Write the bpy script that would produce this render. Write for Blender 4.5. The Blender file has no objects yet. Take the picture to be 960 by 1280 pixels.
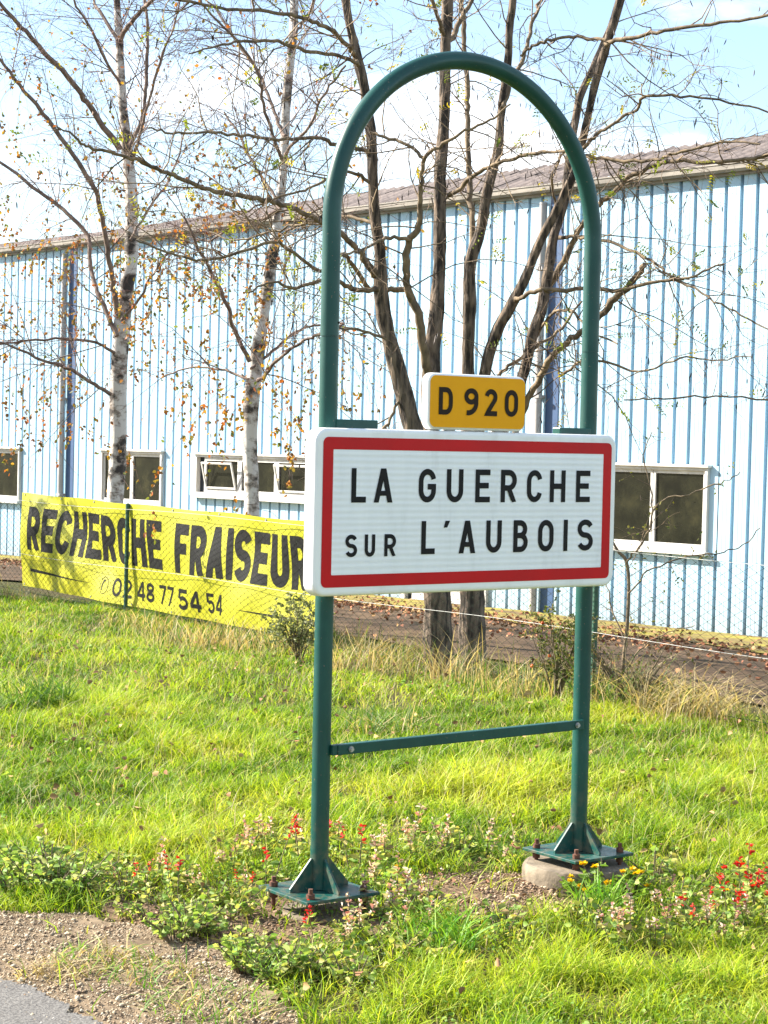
import bpy, math, random
import numpy as np
from mathutils import Vector, Matrix, noise
random.seed(7); RNG = np.random.default_rng(7)
scene = bpy.context.scene
COL = scene.collection

# ------------------------------------------------------------------ camera
F, PITCH, ROLL, EYE = 2400.0, 0.0324, 0.0248, 1.6
fw = Vector((0, math.cos(PITCH), -math.sin(PITCH)))
up0 = Vector((0, math.sin(PITCH), math.cos(PITCH)))
rt0 = Vector((1, 0, 0))
rt = math.cos(ROLL) * rt0 + math.sin(ROLL) * up0
up = -math.sin(ROLL) * rt0 + math.cos(ROLL) * up0
cam = bpy.data.cameras.new('camera'); camo = bpy.data.objects.new('camera', cam); COL.objects.link(camo)
cam.sensor_fit = 'HORIZONTAL'; cam.sensor_width = 36; cam.lens = 36 * F / 960
cam.clip_start = 0.05; cam.clip_end = 3000
camo.matrix_world = Matrix(((rt.x, up.x, -fw.x, 0), (rt.y, up.y, -fw.y, 0), (rt.z, up.z, -fw.z, EYE), (0, 0, 0, 1)))
scene.camera = camo

# ------------------------------------------------------------------ light
SUN_EL = math.radians(33)
_h = Vector((-0.955, 0.297, 0)).normalized()
sdir = Vector((_h.x * math.cos(SUN_EL), _h.y * math.cos(SUN_EL), math.sin(SUN_EL)))
sun = bpy.data.lights.new('sun', 'SUN'); sun.energy = 5.0; sun.angle = math.radians(0.53); sun.color = (1.0, 0.93, 0.82)
suno = bpy.data.objects.new('sun', sun); COL.objects.link(suno)
suno.rotation_euler = sdir.to_track_quat('Z', 'Y').to_euler()
world = bpy.data.worlds.new('World'); scene.world = world; world.use_nodes = True
wn = world.node_tree; wn.nodes.clear()
def N(nt, t, **kw):
    n = nt.nodes.new(t)
    for k, v in kw.items():
        if k.startswith('i_'):
            n.inputs[k[2:].replace('_', ' ')].default_value = v
        else: setattr(n, k, v)
    return n
sky = N(wn, 'ShaderNodeTexSky', sky_type='NISHITA', sun_disc=False, sun_elevation=SUN_EL,
        sun_rotation=math.atan2(_h.x, _h.y), air_density=1.0, dust_density=0.6, ozone_density=1.2)
tc = N(wn, 'ShaderNodeTexCoord')
mp = N(wn, 'ShaderNodeMapping'); mp.inputs['Scale'].default_value = (1.0, 1.0, 2.6); mp.inputs['Location'].default_value = (0.35, 0.1, 0.4)
nz = N(wn, 'ShaderNodeTexNoise'); nz.inputs['Scale'].default_value = 5.5; nz.inputs['Detail'].default_value = 7; nz.inputs['Roughness'].default_value = 0.55
rp = N(wn, 'ShaderNodeValToRGB'); rp.color_ramp.elements[0].position = 0.50; rp.color_ramp.elements[1].position = 0.66
rp.color_ramp.elements[0].color = (0, 0, 0, 1); rp.color_ramp.elements[1].color = (1, 1, 1, 1)
mx = N(wn, 'ShaderNodeMix', data_type='RGBA'); mx.inputs[7].default_value = (6.6, 6.8, 7.0, 1)
bg = N(wn, 'ShaderNodeBackground'); bg.inputs['Strength'].default_value = 0.085
wo = N(wn, 'ShaderNodeOutputWorld')
L = wn.links.new
L(tc.outputs['Generated'], mp.inputs[0]); L(mp.outputs[0], nz.inputs['Vector']); L(nz.outputs[0], rp.inputs[0])
L(rp.outputs[0], mx.inputs[0]); L(sky.outputs[0], mx.inputs[6]); L(mx.outputs[2], bg.inputs[0]); L(bg.outputs[0], wo.inputs[0])
vs = scene.view_settings; scene.display_settings.display_device = 'sRGB'
vs.view_transform = 'Standard'; vs.look = 'None'; vs.gamma = 1; vs.use_curve_mapping = False; vs.exposure = 1.78
scene.render.engine = 'CYCLES'; scene.cycles.use_denoising = True
scene.cycles.max_bounces = 6; scene.cycles.diffuse_bounces = 3; scene.cycles.glossy_bounces = 2; scene.cycles.transparent_max_bounces = 4

# ------------------------------------------------------------------ helpers
def ray(px, py):
    return (fw + rt * ((px - 480) / F) - up * ((py - 640) / F)), Vector((0, 0, EYE))
def at(px, py, y):
    d, o = ray(px, py); return o + d * (y / d.y)
def on_z(px, py, z):
    d, o = ray(px, py); return o + d * ((z - EYE) / d.z)
def on_plane(M, px, py, off=0.0):
    Mi = M.inverted(); d, o = ray(px, py); d = Mi.to_3x3() @ d; o = Mi @ o
    p = o + d * ((off - o.y) / d.y); return p.x, p.z
def tag(o, label=None, cat=None, group=None, kind=None):
    if label: o['label'] = label
    if cat: o['category'] = cat
    if group: o['group'] = group
    if kind: o['kind'] = kind
    return o
def empty(name, M=None, loc=None):
    o = bpy.data.objects.new(name, None); COL.objects.link(o); o.empty_display_size = 0.1
    if M is not None: o.matrix_world = M
    if loc is not None: o.location = loc
    return o
def link(name, me, parent=None, M=None):
    o = bpy.data.objects.new(name, me); COL.objects.link(o)
    if parent is not None: o.parent = parent
    if M is not None: o.matrix_local = M
    return o
class MB:
    def __init__(s): s.v = []; s.f = []; s.c = []; s.cur = None; s.smooth = []
    def add(s, vs_, fs, smooth=False):
        b = len(s.v); s.v += [tuple(p) for p in vs_]; s.f += [tuple(b + i for i in f) for f in fs]
        s.smooth += [smooth] * len(fs)
        if s.cur is not None: s.c += [s.cur] * len(vs_)
        return b
    def box(s, x0, x1, y0, y1, z0, z1):
        s.add([(x0,y0,z0),(x1,y0,z0),(x1,y1,z0),(x0,y1,z0),(x0,y0,z1),(x1,y0,z1),(x1,y1,z1),(x0,y1,z1)],
              [(0,3,2,1),(4,5,6,7),(0,1,5,4),(1,2,6,5),(2,3,7,6),(3,0,4,7)])
    def tube(s, pts, rad, n=8, caps=True, wob=0.0):
        pts = [Vector(p) for p in pts]; m = len(pts)
        if not hasattr(rad, '__len__'): rad = [rad] * m
        t = (pts[1] - pts[0]).normalized(); a = t.orthogonal().normalized(); vs_ = []
        for i, p in enumerate(pts):
            if i == 0: t = pts[1] - pts[0]
            elif i == m - 1: t = pts[-1] - pts[-2]
            else: t = pts[i + 1] - pts[i - 1]
            t.normalize(); a = (a - t * a.dot(t))
            a = a.normalized() if a.length > 1e-6 else t.orthogonal().normalized()
            b = t.cross(a)
            for k in range(n):
                th = 2 * math.pi * k / n; r = rad[i]
                q = a * math.cos(th) + b * math.sin(th)
                if wob: r *= 1 + wob * noise.noise((p + q * r) * 9) + wob * (abs(noise.noise(Vector((q.x * 4, q.y * 4, p.z * 1.6)))) * 2.2 - .5)
                vs_.append(p + q * r)
        fs = [(i*n+k, i*n+(k+1)%n, (i+1)*n+(k+1)%n, (i+1)*n+k) for i in range(m-1) for k in range(n)]
        s.add(vs_, fs, True)
        if caps and n > 3:
            s.add([vs_[k] for k in range(n)], [tuple(range(n))[::-1]]); s.add([vs_[(m-1)*n+k] for k in range(n)], [tuple(range(n))])
    def prism(s, poly, y0, y1):          # polygon in x,z extruded along y
        n = len(poly)
        s.add([(p[0], y0, p[1]) for p in poly] + [(p[0], y1, p[1]) for p in poly],
              [tuple(range(n)), tuple(range(2*n-1, n-1, -1))] + [(i, i+n, (i+1)%n+n, (i+1)%n) for i in range(n)])
    def cyl(s, c, r, h, n=12, r2=None):
        c = Vector(c); s.tube([c, c + Vector((0,0,h))], [r, r if r2 is None else r2], n)
    def mesh(s, name, mat):
        me = bpy.data.meshes.new(name); me.from_pydata(s.v, [], s.f)
        me.polygons.foreach_set('use_smooth', s.smooth)
        if s.c:
            at_ = me.color_attributes.new('Col', 'FLOAT_COLOR', 'POINT')
            at_.data.foreach_set('color', np.array([(c[0], c[1], c[2], 1.0) for c in s.c], dtype=np.float32).ravel())
        if mat: me.materials.append(mat)
        return me
    def build(s, name, mat, parent=None, bevel=0, seg=2, M=None):
        o = link(name, s.mesh(name, mat), parent, M)
        if bevel:
            b = o.modifiers.new('bevel', 'BEVEL'); b.width = bevel; b.segments = seg; b.limit_method = 'ANGLE'; b.angle_limit = math.radians(40)
        return o
def np_mesh(name, V, loops, starts, totals, mat, col=None, smooth=False):
    me = bpy.data.meshes.new(name)
    me.vertices.add(len(V)); me.vertices.foreach_set('co', V.astype(np.float32).ravel())
    me.loops.add(len(loops)); me.loops.foreach_set('vertex_index', loops.astype(np.int32))
    me.polygons.add(len(starts)); me.polygons.foreach_set('loop_start', starts.astype(np.int32))
    me.update(calc_edges=True)
    if smooth: me.polygons.foreach_set('use_smooth', np.ones(len(starts), dtype=bool))
    if col is not None:
        a = me.color_attributes.new('Col', 'FLOAT_COLOR', 'POINT')
        a.data.foreach_set('color', np.concatenate([col, np.ones((len(col), 1))], 1).astype(np.float32).ravel())
    me.materials.append(mat); return me

# ------------------------------------------------------------------ materials
def mat(name):
    m = bpy.data.materials.new(name); m.use_nodes = True
    nt = m.node_tree; return m, nt, nt.nodes['Principled BSDF']
def ramp(nt, fac, stops):
    r = N(nt, 'ShaderNodeValToRGB'); e = r.color_ramp.elements
    while len(e) < len(stops): e.new(0.5)
    for el, (p, c) in zip(e, stops): el.position = p; el.color = (*c, 1)
    nt.links.new(fac, r.inputs[0]); return r.outputs[0]
def tnoise(nt, scale, detail=4, stretch=(1,1,1), rough=.55, coord='Object'):
    t = N(nt, 'ShaderNodeTexCoord'); m = N(nt, 'ShaderNodeMapping'); m.inputs['Scale'].default_value = stretch
    n = N(nt, 'ShaderNodeTexNoise'); n.inputs['Scale'].default_value = scale; n.inputs['Detail'].default_value = detail; n.inputs['Roughness'].default_value = rough
    nt.links.new(t.outputs[coord], m.inputs[0]); nt.links.new(m.outputs[0], n.inputs['Vector']); return n.outputs[0]
def bump(nt, b, fac, strength, dist=.01):
    n = N(nt, 'ShaderNodeBump'); n.inputs['Strength'].default_value = strength; n.inputs['Distance'].default_value = dist
    nt.links.new(fac, n.inputs['Height']); nt.links.new(n.outputs[0], b.inputs['Normal'])
def simple(name, c1, c2=None, scale=8, rough=.6, bmp=0, stretch=(1,1,1), spec=.5, metal=0, p=(.35, .65), dist=.01, detail=5, bscale=None):
    m, nt, b = mat(name)
    b.inputs['Roughness'].default_value = rough; b.inputs['Specular IOR Level'].default_value = spec; b.inputs['Metallic'].default_value = metal
    if c2 is None: c2 = tuple(x * .85 for x in c1)
    f = tnoise(nt, scale, detail, stretch)
    nt.links.new(ramp(nt, f, [(p[0], c2), (p[1], c1)]), b.inputs['Base Color'])
    if bmp: bump(nt, b, tnoise(nt, bscale, detail, stretch) if bscale else f, bmp, dist)
    return m
def foliage(name, trans=.4, rough=.55):
    m, nt, b = mat(name); a = N(nt, 'ShaderNodeAttribute', attribute_name='Col')
    b.inputs['Roughness'].default_value = rough; b.inputs['Specular IOR Level'].default_value = .3
    t = N(nt, 'ShaderNodeBsdfTranslucent'); mx_ = N(nt, 'ShaderNodeMixShader'); mx_.inputs[0].default_value = trans
    g = N(nt, 'ShaderNodeMix', data_type='RGBA', blend_type='MULTIPLY'); g.inputs[0].default_value = 1; g.inputs[7].default_value = (1.25, 1.2, .6, 1)
    nt.links.new(a.outputs['Color'], b.inputs['Base Color']); nt.links.new(a.outputs['Color'], g.inputs[6]); nt.links.new(g.outputs[2], t.inputs[0])
    nt.links.new(b.outputs[0], mx_.inputs[1]); nt.links.new(t.outputs[0], mx_.inputs[2])
    nt.links.new(mx_.outputs[0], nt.nodes['Material Output'].inputs[0]); return m
M_grass = foliage('grass_blades', .45); M_leaf = foliage('leaves', .4); M_petal = foliage('petals', .3, .5)
def attr_mat(name, rough=.8, bmp=0):
    m, nt, b = mat(name); a = N(nt, 'ShaderNodeAttribute', attribute_name='Col'); b.inputs['Roughness'].default_value = rough
    b.inputs['Specular IOR Level'].default_value = .25
    nt.links.new(a.outputs['Color'], b.inputs['Base Color']); return m
M_litter = attr_mat('fallen_leaves'); M_stone = attr_mat('gravel_stones')
def worn_green():
    m, nt, b = mat('worn_green_paint'); b.inputs['Specular IOR Level'].default_value = .4
    c = ramp(nt, tnoise(nt, 5, 7, (1, 1, .5), .65), [(.3, (.004, .048, .040)), (.55, (.006, .064, .053)), (.75, (.014, .088, .072))])
    sp_ = ramp(nt, tnoise(nt, 95, 2), [(.70, (0, 0, 0)), (.74, (1, 1, 1))]); g = N(nt, 'ShaderNodeMix', data_type='RGBA'); g.inputs[7].default_value = (.16, .13, .09, 1)
    nt.links.new(sp_, g.inputs[0]); nt.links.new(c, g.inputs[6])
    # earth splashed up the feet
    t = N(nt, 'ShaderNodeTexCoord'); sx = N(nt, 'ShaderNodeSeparateXYZ'); nt.links.new(t.outputs['Object'], sx.inputs[0]); mr = N(nt, 'ShaderNodeMapRange'); mr.inputs['From Min'].default_value = .30; mr.inputs['From Max'].default_value = -.02
    nt.links.new(sx.outputs['Z'], mr.inputs['Value']); mu = N(nt, 'ShaderNodeMath', operation='MULTIPLY'); nt.links.new(mr.outputs[0], mu.inputs[0]); nt.links.new(ramp(nt, tnoise(nt, 26, 5), [(.45, (0, 0, 0)), (.72, (.8, .8, .8))]), mu.inputs[1])
    g2 = N(nt, 'ShaderNodeMix', data_type='RGBA'); g2.inputs[7].default_value = (.17, .125, .075, 1); nt.links.new(mu.outputs[0], g2.inputs[0]); nt.links.new(g.outputs[2], g2.inputs[6]); nt.links.new(g2.outputs[2], b.inputs['Base Color'])
    nt.links.new(ramp(nt, tnoise(nt, 7, 5), [(.3, (.28, .28, .28)), (.7, (.5, .5, .5))]), b.inputs['Roughness']); bump(nt, b, tnoise(nt, 60, 3), .06, .002); return m
M_green = worn_green()
M_white_panel = simple('white_enamel', (.86, .86, .84), (.70, .69, .65), 6, .35, stretch=(1.5, 1, .5), p=(.22, .5), detail=7)
M_black = simple('black_film', (.012, .012, .013), (.018, .017, .017), 30, .5, spec=.12)
M_brownblack = simple('brown_black_film', (.022, .014, .010), (.03, .02, .012), 30, .5, spec=.12)
M_red = simple('red_film', (.55, .006, .009), (.48, .007, .010), 6, .4, spec=.2)
M_yellow = simple('amber_film', (.86, .39, .002), (.80, .35, .002), 5, .4, spec=.15)
def sheeting():
    m, nt, b = mat('white_reflective_sheeting'); b.inputs['Roughness'].default_value = .3; b.inputs['Specular IOR Level'].default_value = .6
    f = tnoise(nt, 5, 7, (2.2, 1, .35), .65); nt.links.new(ramp(nt, f, [(.22, (.66, .67, .67)), (.42, (.80, .815, .83)), (.7, (.86, .87, .88))]), b.inputs['Base Color'])
    w = N(nt, 'ShaderNodeTexWave', bands_direction='Z', wave_profile='SIN'); w.inputs['Scale'].default_value = 14; w.inputs['Distortion'].default_value = .6; w.inputs['Detail'].default_value = 2
    t = N(nt, 'ShaderNodeTexCoord'); nt.links.new(t.outputs['Object'], w.inputs['Vector']); bump(nt, b, w.outputs[1], .16, .003); return m
M_sheet = sheeting()
M_rust = simple('rusty_steel', (.16, .06, .03), (.07, .03, .02), 60, .85, .4)
M_zinc = simple('zinc_bolt', (.45, .46, .47), (.35, .35, .36), 40, .4, metal=.8)
M_concrete = simple('concrete', (.25, .20, .14), (.12, .095, .065), 14, .95, .6, bscale=70, dist=.006)
def clad_mat():
    m, nt, b = mat('pale_blue_cladding'); b.inputs['Roughness'].default_value = .5; b.inputs['Specular IOR Level'].default_value = .3
    f = tnoise(nt, 2.2, 6, (2.5, 1, .12), .6); c = ramp(nt, f, [(.25, (.32, .48, .60)), (.55, (.385, .56, .685)), (.8, (.41, .585, .71))])
    oi = N(nt, 'ShaderNodeObjectInfo'); h = N(nt, 'ShaderNodeHueSaturation'); mr = N(nt, 'ShaderNodeMapRange'); mr.inputs['To Min'].default_value = .92; mr.inputs['To Max'].default_value = 1.05
    nt.links.new(oi.outputs['Random'], mr.inputs['Value']); nt.links.new(mr.outputs[0], h.inputs['Value']); nt.links.new(c, h.inputs['Color'])
    # splash dirt creeping up from the ground, uneven edge
    t = N(nt, 'ShaderNodeTexCoord'); sx = N(nt, 'ShaderNodeSeparateXYZ'); nt.links.new(t.outputs['Object'], sx.inputs[0]); mr2 = N(nt, 'ShaderNodeMapRange'); mr2.inputs['From Min'].default_value = .55; mr2.inputs['From Max'].default_value = .0
    nt.links.new(sx.outputs['Z'], mr2.inputs['Value']); mu = N(nt, 'ShaderNodeMath', operation='MULTIPLY'); nt.links.new(mr2.outputs[0], mu.inputs[0]); nt.links.new(tnoise(nt, 6, 5), mu.inputs[1])
    g = N(nt, 'ShaderNodeMix', data_type='RGBA'); g.inputs[7].default_value = (.22, .20, .16, 1); nt.links.new(mu.outputs[0], g.inputs[0]); nt.links.new(h.outputs[0], g.inputs[6]); nt.links.new(g.outputs[2], b.inputs['Base Color']); return m
M_clad = clad_mat()
M_blue = simple('dark_blue_trim', (.035, .085, .19), (.03, .07, .16), 3, .5)
M_grey = simple('grey_pipe', (.36, .34, .33), (.28, .27, .26), 4, .6)
M_gutter = simple('weathered_gutter', (.30, .265, .22), (.17, .15, .125), 3, .6, stretch=(1, 1, 6))
M_roof = simple('fibre_cement_roof', (.185, .15, .135), (.10, .08, .075), 5, .95, .3, bscale=30)
M_wframe = simple('white_window_frame', (.62, .60, .57), (.46, .44, .41), 5, .6, stretch=(1, 1, .4))
M_wdark = simple('dark_interior', (.02, .025, .03), (.03, .035, .04), 4, .8)
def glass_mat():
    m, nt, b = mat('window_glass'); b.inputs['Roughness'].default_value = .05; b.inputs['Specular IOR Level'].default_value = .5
    nt.links.new(ramp(nt, tnoise(nt, 2.4, 7, (1.2, 1, 1), .68), [(.38, (.010, .010, .008)), (.55, (.020, .020, .013)), (.68, (.040, .037, .020)), (.8, (.06, .055, .035))]), b.inputs['Base Color']); return m  # dark olive mottling painted into the pane colour for reflections and dim interior
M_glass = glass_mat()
def banner_mat():
    m, nt, b = mat('yellow_tarpaulin'); b.inputs['Roughness'].default_value = .42
    c = ramp(nt, tnoise(nt, 4, 5), [(.3, (.40, .385, .02)), (.7, (.53, .50, .03))]); nt.links.new(c, b.inputs['Base Color'])
    t = N(nt, 'ShaderNodeBsdfTranslucent'); nt.links.new(c, t.inputs[0]); mx_ = N(nt, 'ShaderNodeMixShader'); mx_.inputs[0].default_value = .2
    nt.links.new(b.outputs[0], mx_.inputs[1]); nt.links.new(t.outputs[0], mx_.inputs[2]); nt.links.new(mx_.outputs[0], nt.nodes['Material Output'].inputs[0]); return m
M_banner = banner_mat()
M_wire = simple('green_wire', (.045, .055, .04), (.03, .04, .03), 20, .8, spec=.1)
M_wwire = simple('pale_tension_wire', (.42, .42, .39), (.30, .30, .28), 20, .5)
M_fpost = simple('green_fence_post', (.03, .10, .06), (.025, .08, .05), 10, .5)
def birch_mat():
    m, nt, b = mat('birch_bark'); b.inputs['Roughness'].default_value = .8
    f1 = tnoise(nt, 3.4, 6, (1, 1, 1.3), .68); f2 = tnoise(nt, 7, 3, (.5, .5, 4))
    c = ramp(nt, f1, [(.41, (.04, .032, .026)), (.47, (.30, .25, .21)), (.53, (.58, .54, .50))])
    c2 = ramp(nt, f2, [(.30, (.35, .28, .24)), (.38, (1, 1, 1))])
    g = N(nt, 'ShaderNodeMix', data_type='RGBA', blend_type='MULTIPLY'); g.inputs[0].default_value = 1
    nt.links.new(c, g.inputs[6]); nt.links.new(c2, g.inputs[7]); nt.links.new(g.outputs[2], b.inputs['Base Color']); bump(nt, b, f1, .5, .015); return m
M_birch = birch_mat()
M_blimb = simple('birch_branch_bark', (.24, .17, .13), (.11, .075, .06), 12, .85, .3)
M_btwig = simple('birch_twigs', (.15, .08, .07), (.10, .055, .045), 5, .8)
M_locust = simple('locust_bark', (.19, .14, .10), (.028, .021, .016), 8, .95, 1.0, (3.2, 3.2, .6), dist=.04, p=(.40, .60), detail=8)
M_llimb = simple('locust_limb_bark', (.25, .18, .105), (.08, .058, .04), 10, .9, .5, (1.5, 1.5, .7))
M_ltwig = simple('locust_twigs', (.22, .15, .095), (.12, .08, .055), 5, .85)
M_pod = simple('dark_seed_pods', (.035, .02, .015), (.055, .03, .02), 9, .6)
M_stem = simple('dry_stems', (.16, .12, .07), (.10, .08, .045), 9, .9)

# ------------------------------------------------------------------ frames of the place
GZ = -0.09
SIGN = Matrix.Translation((-0.2026, 6.9161, 0)) @ Matrix.Rotation(0.6433, 4, 'Z') @ Matrix.Rotation(-0.0052, 4, 'Y')
BZ0, BZ1, BY = -0.56, 5.0545, -0.8329
WALL = Matrix.Translation((0, 27.96, BZ0)) @ Matrix.Rotation(BY, 4, 'Z')
fa, fb = on_z(157, 768, GZ), on_z(744, 874, GZ)
fdir = (fb - fa).normalized(); FYAW = math.atan2(fdir.y, fdir.x)
FENCE = Matrix.Translation(fa) @ Matrix.Rotation(FYAW, 4, 'Z')
FENCE_i, WALL_i = FENCE.inverted(), WALL.inverted()
fence_len_right = on_plane(FENCE, 1300, 850)[0]
def gz_np(x, y):
    fx, fy = FENCE_i[1][0], FENCE_i[1][1]; t = fx * x + fy * y + FENCE_i[1][3]
    dw = -(WALL_i[1][0] * x + WALL_i[1][1] * y + WALL_i[1][3])
    s = np.clip(np.clip(t, 0, None) / np.clip(np.clip(t, 0, None) + np.clip(dw, 0, None), 1e-3, None), 0, 1)
    z = GZ + (BZ0 - GZ) * s
    near = np.clip((y - 7.6) / 3, 0, 1) * (1 - s)
    z = z + near * .035 * (np.sin(x * 1.9 + y * .7) * np.cos(y * 1.3 - x * .4)) - .03 * np.exp(-((x - 1.0) ** 2 + (y - 7.3) ** 2) / .5)
    return z
def gz(x, y): return float(gz_np(np.array([x]), np.array([y]))[0])
def G(px, py): 
    p = on_z(px, py, GZ); p.z = gz(p.x, p.y); return p
def poly_px(pts): return np.array([[*on_z(a, b, GZ)[:2]] for a, b in pts])
def inside(poly, x, y):
    r = np.zeros(len(x), bool); j = len(poly) - 1
    for i in range(len(poly)):
        xi, yi = poly[i]; xj, yj = poly[j]
        c = ((yi > y) != (yj > y)) & (x < (xj - xi) * (y - yi) / (yj - yi + 1e-12) + xi); r ^= c; j = i
    return r
def rough(poly, amp, step=.05):
    out = []
    for i in range(len(poly)):
        a, b = poly[i], poly[(i + 1) % len(poly)]; k = max(1, int(np.hypot(*(b - a)) / step))
        for j in range(min(k, 200)):
            p = a + (b - a) * j / min(k, 200); out.append(p + amp * np.array([noise.noise((p[0] * 5, p[1] * 5, 1.7)) + .6 * noise.noise((p[0] * 17, p[1] * 17, 4)), noise.noise((p[0] * 5, p[1] * 5, 9.7)) + .6 * noise.noise((p[0] * 17, p[1] * 17, 6))]))
    return np.array(out)
P_gravel = poly_px([(-400, 1128), (-100, 1140), (110, 1146), (200, 1166), (285, 1190), (325, 1222), (375, 1275), (430, 1420), (-500, 1500)])
P_road = poly_px([(-500, 1130), (-200, 1175), (0, 1228), (90, 1262), (180, 1330), (300, 1460), (-600, 1600)])
P_soil = poly_px([(520, 1098), (600, 1088), (670, 1095), (720, 1125), (640, 1150), (560, 1150), (500, 1130)])
P_soil2 = poly_px([(300, 1130), (390, 1120), (470, 1135), (500, 1160), (420, 1185), (330, 1165)])
P_soil3 = poly_px([(100, 1125), (300, 1140), (420, 1180), (330, 1200), (180, 1172)])
P_gravel, P_road, P_soil, P_soil2, P_soil3 = rough(P_gravel, .05), rough(P_road, .05), rough(P_soil, .05), rough(P_soil2, .05), rough(P_soil3, .05)
P_bed = poly_px([(100, 1090), (330, 1040), (560, 1055), (660, 1090), (960, 1090), (1100, 1110), (1100, 1200), (800, 1175), (560, 1205), (420, 1290), (300, 1240), (180, 1180), (60, 1140)])

# ------------------------------------------------------------------ ground
def ground_mat():
    m, nt, b = mat('grassy_soil'); b.inputs['Roughness'].default_value = 1; b.inputs['Specular IOR Level'].default_value = .1
    f = tnoise(nt, 1.3, 8, rough=.6); f2 = tnoise(nt, 30, 5)
    c1 = ramp(nt, f2, [(.3, (.035, .045, .012)), (.6, (.085, .095, .025)), (.8, (.14, .12, .05))])
    c2 = ramp(nt, f2, [(.3, (.05, .04, .02)), (.7, (.12, .10, .045))])
    g = N(nt, 'ShaderNodeMix', data_type='RGBA'); nt.links.new(ramp(nt, f, [(.4, (0, 0, 0)), (.65, (1, 1, 1))]), g.inputs[0])
    nt.links.new(c1, g.inputs[6]); nt.links.new(c2, g.inputs[7]); nt.links.new(g.outputs[2], b.inputs['Base Color']); bump(nt, b, f2, .8, .02); return m
def grid_sheet(name, fx, nu, nv, m):
    V = np.array([fx(u / nu, v / nv) for v in range(nv + 1) for u in range(nu + 1)])
    idx = np.array([(v*(nu+1)+u, v*(nu+1)+u+1, (v+1)*(nu+1)+u+1, (v+1)*(nu+1)+u) for v in range(nv) for u in range(nu)])
    return link(name, np_mesh(name, V, idx.ravel(), np.arange(len(idx)) * 4, None, m, smooth=True))
_xs = np.concatenate([[-900, -200, -60, -30], np.linspace(-16, 16, 130), [30, 60, 200, 900]])
_ys = np.concatenate([[-400, -60, -10], np.linspace(0, 40, 160), [60, 120, 300, 1200]])
X, Y = np.meshgrid(_xs, _ys); Z = gz_np(X.ravel(), Y.ravel())
nu, nv = len(_xs) - 1, len(_ys) - 1
idx = np.array([(v*(nu+1)+u, v*(nu+1)+u+1, (v+1)*(nu+1)+u+1, (v+1)*(nu+1)+u) for v in range(nv) for u in range(nu)])
tag(link('ground', np_mesh('ground', np.stack([X.ravel(), Y.ravel(), Z], 1), idx.ravel(), np.arange(len(idx)) * 4, None, ground_mat(), smooth=True)), 'grassy verge in front of the building', kind='structure')

def fan_sheet(name, poly, dz, m, label, n=150):
    """a ground sheet cut to an outline: dense cells kept where they fall inside"""
    x0, y0 = poly.min(0); x1, y1 = poly.max(0); x0, x1 = max(x0, -5), min(x1, 5); y0 = max(y0, 3.2)
    st = max(x1 - x0, y1 - y0) / n; xs = np.arange(x0, x1, st); ys = np.arange(y0, y1, st)
    vid = {}; V = []; Fs = []
    def vv(i, j):
        if (i, j) not in vid:
            x, y = x0 + i * st, y0 + j * st; jx, jy = st * .35 * noise.noise((x*9, y*9, 1)), st * .35 * noise.noise((x*9, y*9, 5))
            vid[(i, j)] = len(V); V.append((x + jx, y + jy, gz(x, y) + dz + .004 * noise.noise((x * 6, y * 6, 3))))
        return vid[(i, j)]
    cx, cy = np.meshgrid(np.arange(len(xs)), np.arange(len(ys))); cx, cy = cx.ravel(), cy.ravel()
    ins = inside(poly, x0 + (cx + .5) * st, y0 + (cy + .5) * st)
    for i, j in zip(cx[ins], cy[ins]): Fs += [vv(i, j), vv(i+1, j), vv(i+1, j+1), vv(i, j+1)]
    return tag(link(name, np_mesh(name, np.array(V), np.array(Fs), np.arange(len(Fs) // 4) * 4, None, m, smooth=True)), label, kind='structure')
M_gravel = simple('sandy_gravel', (.27, .205, .135), (.11, .08, .052), 9, 1, .9, spec=.1, dist=.012, p=(.3, .7))
M_soil = simple('dry_soil', (.24, .165, .10), (.10, .065, .04), 30, 1, 1, spec=.1, dist=.02)
M_road = simple('worn_asphalt', (.20, .19, .175), (.085, .08, .075), 120, .95, .8, spec=.2, dist=.006, p=(.35, .65))
fan_sheet('gravel_shoulder', P_gravel, .008, M_gravel, 'sandy gravel shoulder beside the road', 170)
fan_sheet('road', P_road, .018, M_road, 'grey asphalt edge of the road', 170)
fan_sheet('bare_soil', P_soil, .006, M_soil, 'bare soil beside the round concrete base', 170)
fan_sheet('bare_soil', P_soil2, .0065, M_soil, 'bare soil around the left post plate', 170)
fan_sheet('bare_soil', P_soil3, .006, M_soil, 'bare dark soil along the bed edge', 170)
def band(name, a0, a1, dz, m, label, wall_side):
    def fx(u, v):
        s = -16 + 46 * u
        pf = FENCE @ Vector((s, 0, 0)); pw = WALL @ Vector(((WALL_i @ pf).x, 0, 0))
        t = a0 + (a1 - a0) * v + (.02 * noise.noise((s * .8, v * 3, a0)) if 0 < v < 1 or a1 < 1 else 0)
        p = pf.lerp(pw, t); return (p.x, p.y, gz(p.x, p.y) + dz + .02 * noise.noise((p.x, p.y, 2)))
    return tag(grid_sheet(name, fx, 120, 14, m), label, kind='structure')
M_path = simple('earth_path', (.13, .086, .052), (.06, .04, .026), 3, 1, .5, spec=.1)
M_moss = simple('mossy_bank', (.30, .26, .05), (.15, .10, .06), 1.6, 1, .6, spec=.1, bscale=20, dist=.03)
band('earth_path', .14, .66, .022, M_path, 'brown earth path behind the wire fence', 0)
band('mossy_bank', .66, .992, .034, M_moss, 'mossy strip along the foot of the building', 1)

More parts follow.
